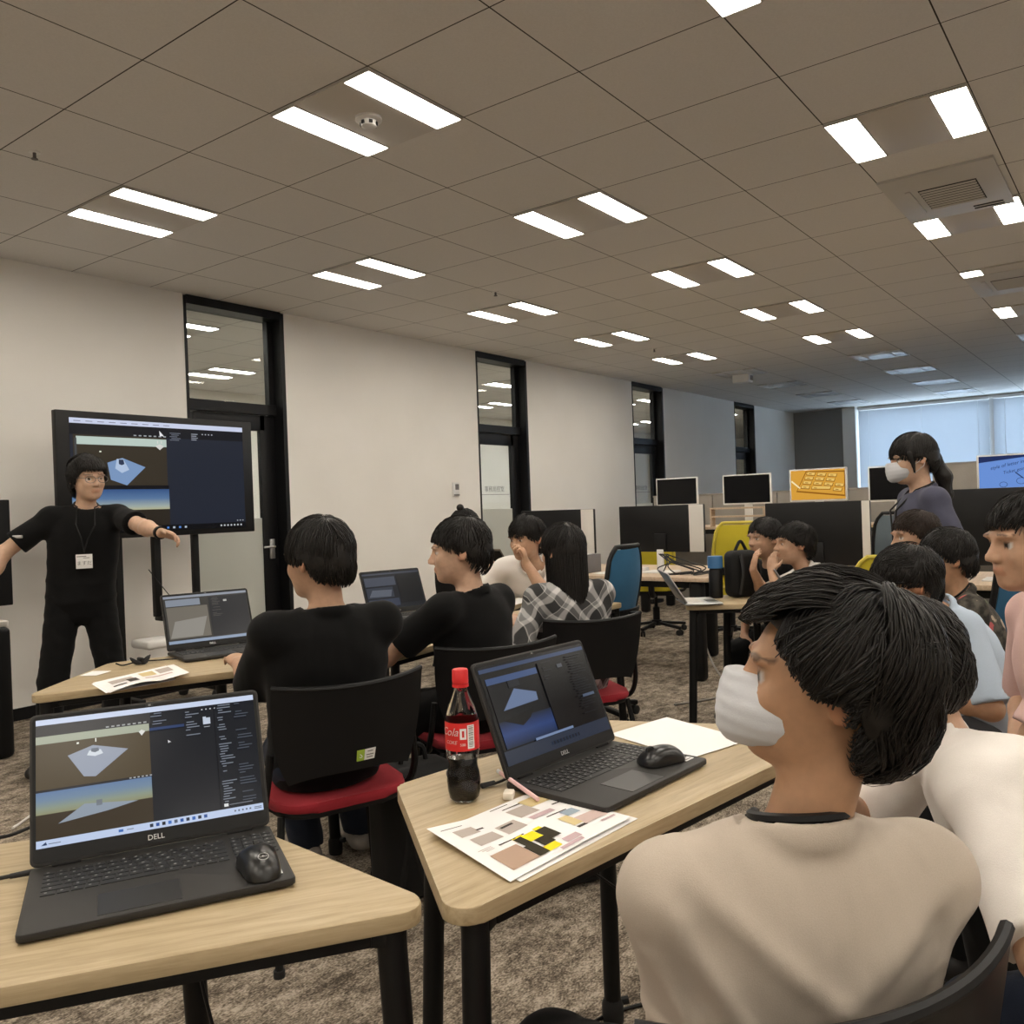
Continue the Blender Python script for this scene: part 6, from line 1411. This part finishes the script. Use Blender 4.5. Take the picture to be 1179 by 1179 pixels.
# ---- the presenter
p = person('man in black tee and glasses standing with arms spread before the large screen', (2.285, 4.63, 0.87), (2.315, 4.57, 1.52), R(-116), R(-92), -0.05, 0.03, H=1.66, hs=0.97, neck=0.140, build=0.93, skin=SKP, hair='parted', hair_kw=dict(sl=0.075, seed=3, messy=1.6, thick=0.012),
           arms={1: dict(wrist=(2.385, 3.93, 1.205), pole=(0.5, 0.3, -0.6), dir=(0.35, -0.9, -0.2), palm=(-0.5, -0.2, -0.8), curl=0.45), -1: dict(wrist=(1.83, 4.76, 0.93), pole=(-0.7, 0.4, -0.4), palm=(0.5, -0.3, -0.3), curl=0.4)},
           legs={1: dict(ankle=(2.44, 4.55, 0.085), toe=(-0.3, -1, 0)), -1: dict(ankle=(2.10, 4.70, 0.085), toe=(-0.7, -0.8, 0))}, seat=False, vox=0.0075, fold=0.004, fseed=2, hem=-0.07, loose=1.05, sleeve=0.74)
bt = lanyard(p, 'black_plastic', 0.0035, drop=0.235)
def badge(p, bt):
    f = p.tf; l_ = p.l; u = np.cross(f, l_); 
    def mt(off): return Matrix(((-l_[0]*-1, u[0], f[0], 0), (-l_[1]*-1, u[1], f[1], 0), (-l_[2]*-1, u[2], f[2], 0), (0, 0, 0, 1)))
    X = V(*l_); T = Matrix(((X[0], u[0], f[0], bt[0]+f[0]*0.012), (X[1], u[1], f[1], bt[1]+f[1]*0.012), (X[2], u[2], f[2], bt[2]-0.045), (0, 0, 0, 1)))
    bm = BM(); bx(bm, (0, 0, 0), (0.078, 0.074, 0.002), 0.0008); bm.transform(T); b = obj('badge', bm, 'paper', p.root, label='white name badge')
    bm = BM(); bx(bm, (-0.012, 0.026, 0.0014), (0.045, 0.004, 0.0004)); bx(bm, (0.010, 0.018, 0.0014), (0.03, 0.003, 0.0004)); text_bm(bm, 'ますだ', 0.024, Matrix.Translation((0, -0.010, 0.0014))); bm.transform(T); obj('badge_print', bm, 'ink', b, smooth=False)
badge(p, bt)
def glasses(p):
    h = p.h; bm = BM()
    for y in (1, -1):
        c = [h.w(0.108+0.004*math.cos(a), 0.034*y+0.026*math.cos(a), -0.001+0.019*math.sin(a)) for a in [k/20*2*PI for k in range(20)]]; tube(bm, c, 0.0016, 6, closed=True)
        tube(bm, [h.w(0.105, 0.060*y, 0.006), h.w(0.06, 0.082*y, 0.008), h.w(-0.01, 0.088*y, 0.010), h.w(-0.03, 0.086*y, -0.008)], 0.0016, 6)
    tube(bm, [h.w(0.112, 0.009, 0.004), h.w(0.116, 0, 0.006), h.w(0.112, -0.009, 0.004)], 0.0016, 6); obj('glasses', bm, 'ink', p.root)
glasses(p)
def watch(p, q):
    el, wr = p.J[q]; d = nrm(wr-el); c = wr-d*0.012; bm = BM(); x, y, z = basis(d); x = V(*x); y = V(*y)
    tube(bm, [c+d*-0.010, c+d*0.010], 0.0335, 18); b = obj('watch', bm, 'black_plastic', p.root)
watch(p, 1)
bm = BM(); el, wr = p.J[-1]; s0 = p.sh[-1]; c = s0+(el-s0)*0.58; d = nrm(c-(p.hip+p.up*0.45)); 
dd = nrm(V(-0.75, -0.65, 0.1)); bx(bm, tuple(c+dd*0.064), (0.012, 0.05, 0.016), 0.004, rot=Matrix.Rotation(math.atan2(dd[1], dd[0]), 3, 'Z')); obj('sleeve_emblem', bm, 'alu', p.root)

# ---- the seated students on the left
person('student in black tee and round black haircut on the chair with the green sticker', (1.775, 2.09, 0.54), (1.735, 2.045, 1.150), R(66), R(94), -0.04, 0.0, H=1.66, skin=SK, hair='bowl', hair_kw=dict(strands=2600, sl=0.065, seed=5, messy=0.6, thick=0.013), pants='pants_navy', shoe='shoe_grey',
       arms={1: dict(wrist=(1.76, 2.50, 0.79), palm=(0, 0, -1), pole=(-0.25, -0.3, -1.0)), -1: dict(wrist=(2.00, 2.46, 0.80), palm=(0, 0, -1), pole=(0.2, -0.4, -1.0))}, legs={1: dict(ankle=(2.02, 2.50, 0.09)), -1: dict(ankle=(2.22, 2.44, 0.09))}, vox=0.0075, fold=0.0045, fseed=4, sleeve=0.9, loose=1.05, hem=-0.04)
person('student in black tee resting a bare forearm on the table, second from the front', (2.535, 2.10, 0.54), (2.445, 2.085, 1.132), R(92), R(128), -0.06, 0.0, H=1.64, skin=SKP, hair='short', hair_kw=dict(sl=0.045, seed=6, messy=0.8),
       arms={1: dict(wrist=(2.36, 2.47, 0.782), palm=(0, 0, -1), dir=(0.75, 0.55, -0.05), pole=(-0.75, 0.1, -0.7)), -1: dict(wrist=(2.66, 2.50, 0.785), palm=(0, 0, -1), dir=(-0.6, 0.7, 0), pole=(0.7, -0.5, -0.6))}, vox=0.0075, fold=0.004, fseed=9, sleeve=0.72, hem=-0.05)
def long_hair(sd, h):
    s = h.s; sd.flat(h.w(-0.045, 0, 0.0), h.w(-0.060, 0, -0.20), 0.084*s, 0.078*s, h.A[0], 0.62, 0.02)
person('girl in black and white plaid shirt with straight black hair', (3.28, 2.14, 0.52), (3.185, 2.115, 1.085), R(58), R(76), -0.05, 0.0, H=1.52, hs=0.98, skin=SKP, hair='long', hair_kw=dict(strands=2600, sr=0.0019, sl=0.085, seed=7, messy=0.5, extra=long_hair, hang=0.22), shirt='plaid', shmat_attr=True,
       arms={1: dict(wrist=(3.06, 2.30, 0.79), palm=(0, 0, -1), dir=(-0.8, -0.3, 0), pole=(-0.7, -0.3, -0.8)), -1: dict(wrist=(3.48, 2.42, 0.78), palm=(0, 0, -1))}, vox=0.0075, fold=0.007, fseed=12, sleeve=1.5, loose=1.15, hem=-0.08)
person('dark haired student leaning on an elbow with a hand at the chin', (4.53, 3.36, 0.53), (4.115, 2.985, 1.10), R(-160), R(172), -0.10, 0.0, H=1.66, hs=1.05, skin=SK, hair='fluffy', hair_kw=dict(sl=0.06, seed=8, messy=1.3), shirt='shirt_white',
       arms={1: dict(wrist=(3.985, 2.90, 0.965), dir=(-0.15, 0.10, 0.9), palm=(-0.5, 0.6, 0.3), pole=(0.3, -0.6, -1.0), curl=0.7), -1: dict(wrist=(3.95, 3.2, 0.80), palm=(0, 0, -1))}, vox=0.008, fseed=14, sleeve=0.8)
def bun(sd, h): sd.ell(h.w(-0.06, 0, 0.135), h.A, (0.03*h.s, 0.034*h.s, 0.03*h.s), 0.01)
person('student with black hair tied in a top knot holding the tablet by the second door', (5.24, 4.46, 0.53), (5.245, 4.40, 1.155), R(-30), R(-40), -0.15, 0.0, H=1.66, skin=SKP, hair='bowl', hair_kw=dict(seed=9, extra=bun), shirt='shirt_white',
       arms={1: dict(wrist=(5.43, 4.36, 0.80), palm=(-0.2, -0.6, 0.2), curl=0.5), -1: dict(wrist=(5.30, 4.24, 0.80), palm=(0.2, 0.4, 0.3), curl=0.5)}, vox=0.010, fseed=15, sleeve=1.3)

# ---- the masked woman
def pony(sd, h):
    s = h.s; sd.ell(h.w(-0.085, 0, -0.010), h.A, (0.05*s, 0.045*s, 0.05*s), 0.02); a = h.w(-0.105, 0, -0.035); b = h.w(-0.135, 0, -0.11); c = h.w(-0.135, 0, -0.20); d = h.w(-0.125, 0, -0.255)
    sd.cone(a, b, 0.034*s, 0.036*s, 0.02); sd.cone(b, c, 0.036*s, 0.026*s, 0.02); sd.cone(c, d, 0.026*s, 0.008*s, 0.02)
    for y in (1, -1): sd.flat(h.w(0.036, 0.074*y, 0.025), h.w(0.030, 0.073*y, -0.065), 0.020*s, 0.007*s, h.A[1], 0.45, 0.01)
    sd.post.append(lambda p, d: d+0.002*np.sin(h.loc(p)[:, 1]*300+h.loc(p)[:, 0]*120))
w_ = person('masked woman with a black ponytail standing in a slate blue tee', (4.575, 0.905, 0.84), (4.555, 0.945, 1.455), R(120), R(124), -0.12, 0.0, H=1.60, skin=SKP, hair='bowl', hair_kw=dict(sl=0.08, seed=10, messy=0.5, extra=pony), shirt='shirt_slate',
            seat=False, legs={1: dict(ankle=(4.50, 0.88, 0.085)), -1: dict(ankle=(4.64, 0.96, 0.085))}, arms={1: dict(wrist=(4.46, 0.82, 0.80), palm=(0.5, 0.3, 0)), -1: dict(wrist=(4.70, 1.05, 0.80), palm=(-0.5, 0.3, 0))}, vox=0.008, fold=0.004, fseed=17, sleeve=0.95, loose=1.05)
face_mask(w_); lanyard(w_, 'black_plastic', 0.005, drop=0.34)

# ---- children on the right
person('child in white shirt with both hands at the face by the silver laptop', (4.80, 1.36, 0.50), (4.595, 1.555, 1.035), R(118), R(130), 0.05, 0.0, H=1.34, hs=0.93, skin=SK, hair='short', hair_kw=dict(sl=0.05, seed=11, messy=1.2), shirt='shirt_white',
       arms={1: dict(wrist=(4.42, 1.62, 0.895), dir=(0.25, 0.1, 0.95), palm=(0.8, -0.3, 0.1), pole=(-0.3, -0.5, -1), curl=0.25), -1: dict(wrist=(4.52, 1.76, 0.90), dir=(0.2, -0.1, 0.95), palm=(0.6, -0.6, 0.1), pole=(0.5, 0.3, -1), curl=0.25)}, vox=0.0075, fseed=18, sleeve=0.9)
person('child with dark hair half hidden behind the child in white', (5.02, 1.74, 0.50), (4.815, 1.80, 1.055), R(150), R(150), 0.0, 0.0, H=1.36, hs=0.93, skin=SK, hair='short', hair_kw=dict(sl=0.05, seed=12, messy=1.2), shirt='shirt_black', vox=0.009, fseed=19)
person('boy in a light blue tee with short black hair', (3.34, 0.43, 0.50), (2.965, 0.650, 1.00), R(122), R(122), -0.12, 0.0, H=1.46, hs=0.93, nb_at=(3.09, 0.585, 0.905), skin=SKD, hair='bowl', hair_kw=dict(sl=0.05, seed=13, messy=0.9, thick=0.013), shirt='shirt_blue', vox=0.0075, fold=0.005, fseed=20, sleeve=0.95, pants='pants_grey',
       arms={1: dict(wrist=(2.90, 0.62, 0.68), pole=(-0.4, -0.2, -1)), -1: dict(wrist=(3.05, 0.80, 0.70))})
b2 = person('boy in a dark flower patterned tee with short black hair and an ear showing', (3.72, 0.50, 0.50), (3.645, 0.650, 1.03), R(112), R(118), -0.05, 0.0, H=1.34, hs=0.93, skin=SKD, hair='short', hair_kw=dict(sl=0.045, seed=14, messy=0.8), shirt='floral', shmat_attr=True, vox=0.0075, fseed=21, sleeve=0.95)
lanyard(b2, 'black_plastic', 0.004)
person('child with dark brown hair in front of the masked woman', (4.24, 0.74, 0.52), (4.215, 0.875, 1.09), R(96), R(128), -0.05, 0.0, H=1.42, hs=0.93, skin=SK, hair='short', hair_mat='hair_brown', hair_kw=dict(sl=0.05, seed=15, messy=0.8), shirt='shirt_black', vox=0.009, fseed=22)
person('student in a pink tee with bent arm at the right edge', (2.52, 0.10, 0.53), (2.425, 0.235, 1.16), R(118), R(126), -0.05, 0.0, H=1.52, hs=1.0, skin=SK, hair='short', hair_kw=dict(sl=0.05, seed=16, messy=0.9), shirt='shirt_pink', vox=0.0075, fseed=23, sleeve=0.95,
       arms={1: dict(wrist=(2.42, 0.10, 0.64), pole=(-0.8, 0.7, -0.2)), -1: dict(wrist=(2.52, 0.30, 0.62))})
person('child in a white tee bending behind the student in beige', (1.60, -0.12, 0.50), (1.600, 0.365, 0.985), R(112), R(112), -0.35, 0.0, H=1.46, hs=0.93, skin=SK, hair='fluffy', hair_kw=dict(strands=3500, sl=0.075, seed=17, messy=1.0), shirt='shirt_white', vox=0.007, fold=0.006, fseed=24, sleeve=0.92, loose=1.08, pants='pants_navy',
       arms={1: dict(wrist=(1.33, -0.06, 0.56), pole=(-0.9, 0.0, -0.4)), -1: dict(wrist=(1.62, 0.5, 0.75))})

# ---- the student in beige, seen from behind
def beige_folds(p, q, U):
    x, y, z = q[:, 0], q[:, 1], q[:, 2]
    d = 0.0012*wob(p, 22, 3)+0.0008*wob(p, 60, 4)
    def crease(y0, z0, y1, z1, w, a):                   # a soft raised pull between two points of the back
        ax, az = y1-y0, z1-z0; L2 = ax*ax+az*az; t = ((y-y0)*ax+(z-z0)*az)/L2; tc = np.clip(t, 0, 1); r = np.hypot(y-y0-tc*ax, z-z0-tc*az)
        return -2.2*a*np.exp(-(r/w)**2)*(0.35+0.65*np.sin(np.pi*np.clip(t, 0, 1)))*(x < 0.03)
    for y0, z0, y1, z1, w, a in ((0.17, 0.33, 0.02, 0.10, 0.014, 0.006), (0.14, 0.36, -0.05, 0.20, 0.016, 0.005), (0.18, 0.26, 0.06, 0.03, 0.012, 0.006), (-0.17, 0.30, -0.05, 0.06, 0.014, 0.006), (-0.15, 0.34, 0.03, 0.22, 0.018, 0.004), (-0.18, 0.22, -0.10, 0.0, 0.012, 0.006),
                                 (0.17, 0.16, 0.02, 0.13, 0.010, 0.008), (0.17, 0.12, 0.06, 0.05, 0.011, 0.009), (0.15, 0.07, -0.02, 0.06, 0.011, 0.008), (-0.16, 0.12, -0.02, 0.05, 0.011, 0.008), (-0.14, 0.06, 0.0, 0.02, 0.010, 0.008), (0.10, 0.19, -0.04, 0.14, 0.016, 0.004), (0.12, 0.02, -0.12, 0.0, 0.010, 0.007)):
        d = d+crease(y0, z0, y1, z1, w, a)
    return d
fg = person('student in a beige long tee with tousled black hair, seated back to us', (1.015, 0.375, 0.53), (1.006, 0.307, 1.076), R(42), R(112), 0.16, -0.05, H=1.52, hs=0.89, build=0.96, skin=SKD, hair='tousled', hair_kw=dict(strands=9000, sr=0.0012, sl=0.085, seed=21, messy=1.8, thick=0.015, vox=0.005, scale=(0.96, 1.02, 1.02)),
            shirt='shirt_beige', vox=0.006, cvox=0.0055, foldfn=beige_folds, sleeve=0.97, loose=1.0, hem=-0.04, leg_yaw=R(64), shin=0.17, nb_at=(0.978, 0.335, 0.922), shoulder_drop=0.022,
            arms={1: dict(wrist=(1.20, 0.56, 0.64), palm=(0, 0, -1), pole=(-0.15, -0.2, -1)), -1: dict(wrist=(1.32, 0.56, 0.66), palm=(0, 0, -1), pole=(0.1, -0.3, -1))})
face_mask(fg, False); lanyard(fg, 'black_plastic', 0.006, rad=0.0585)
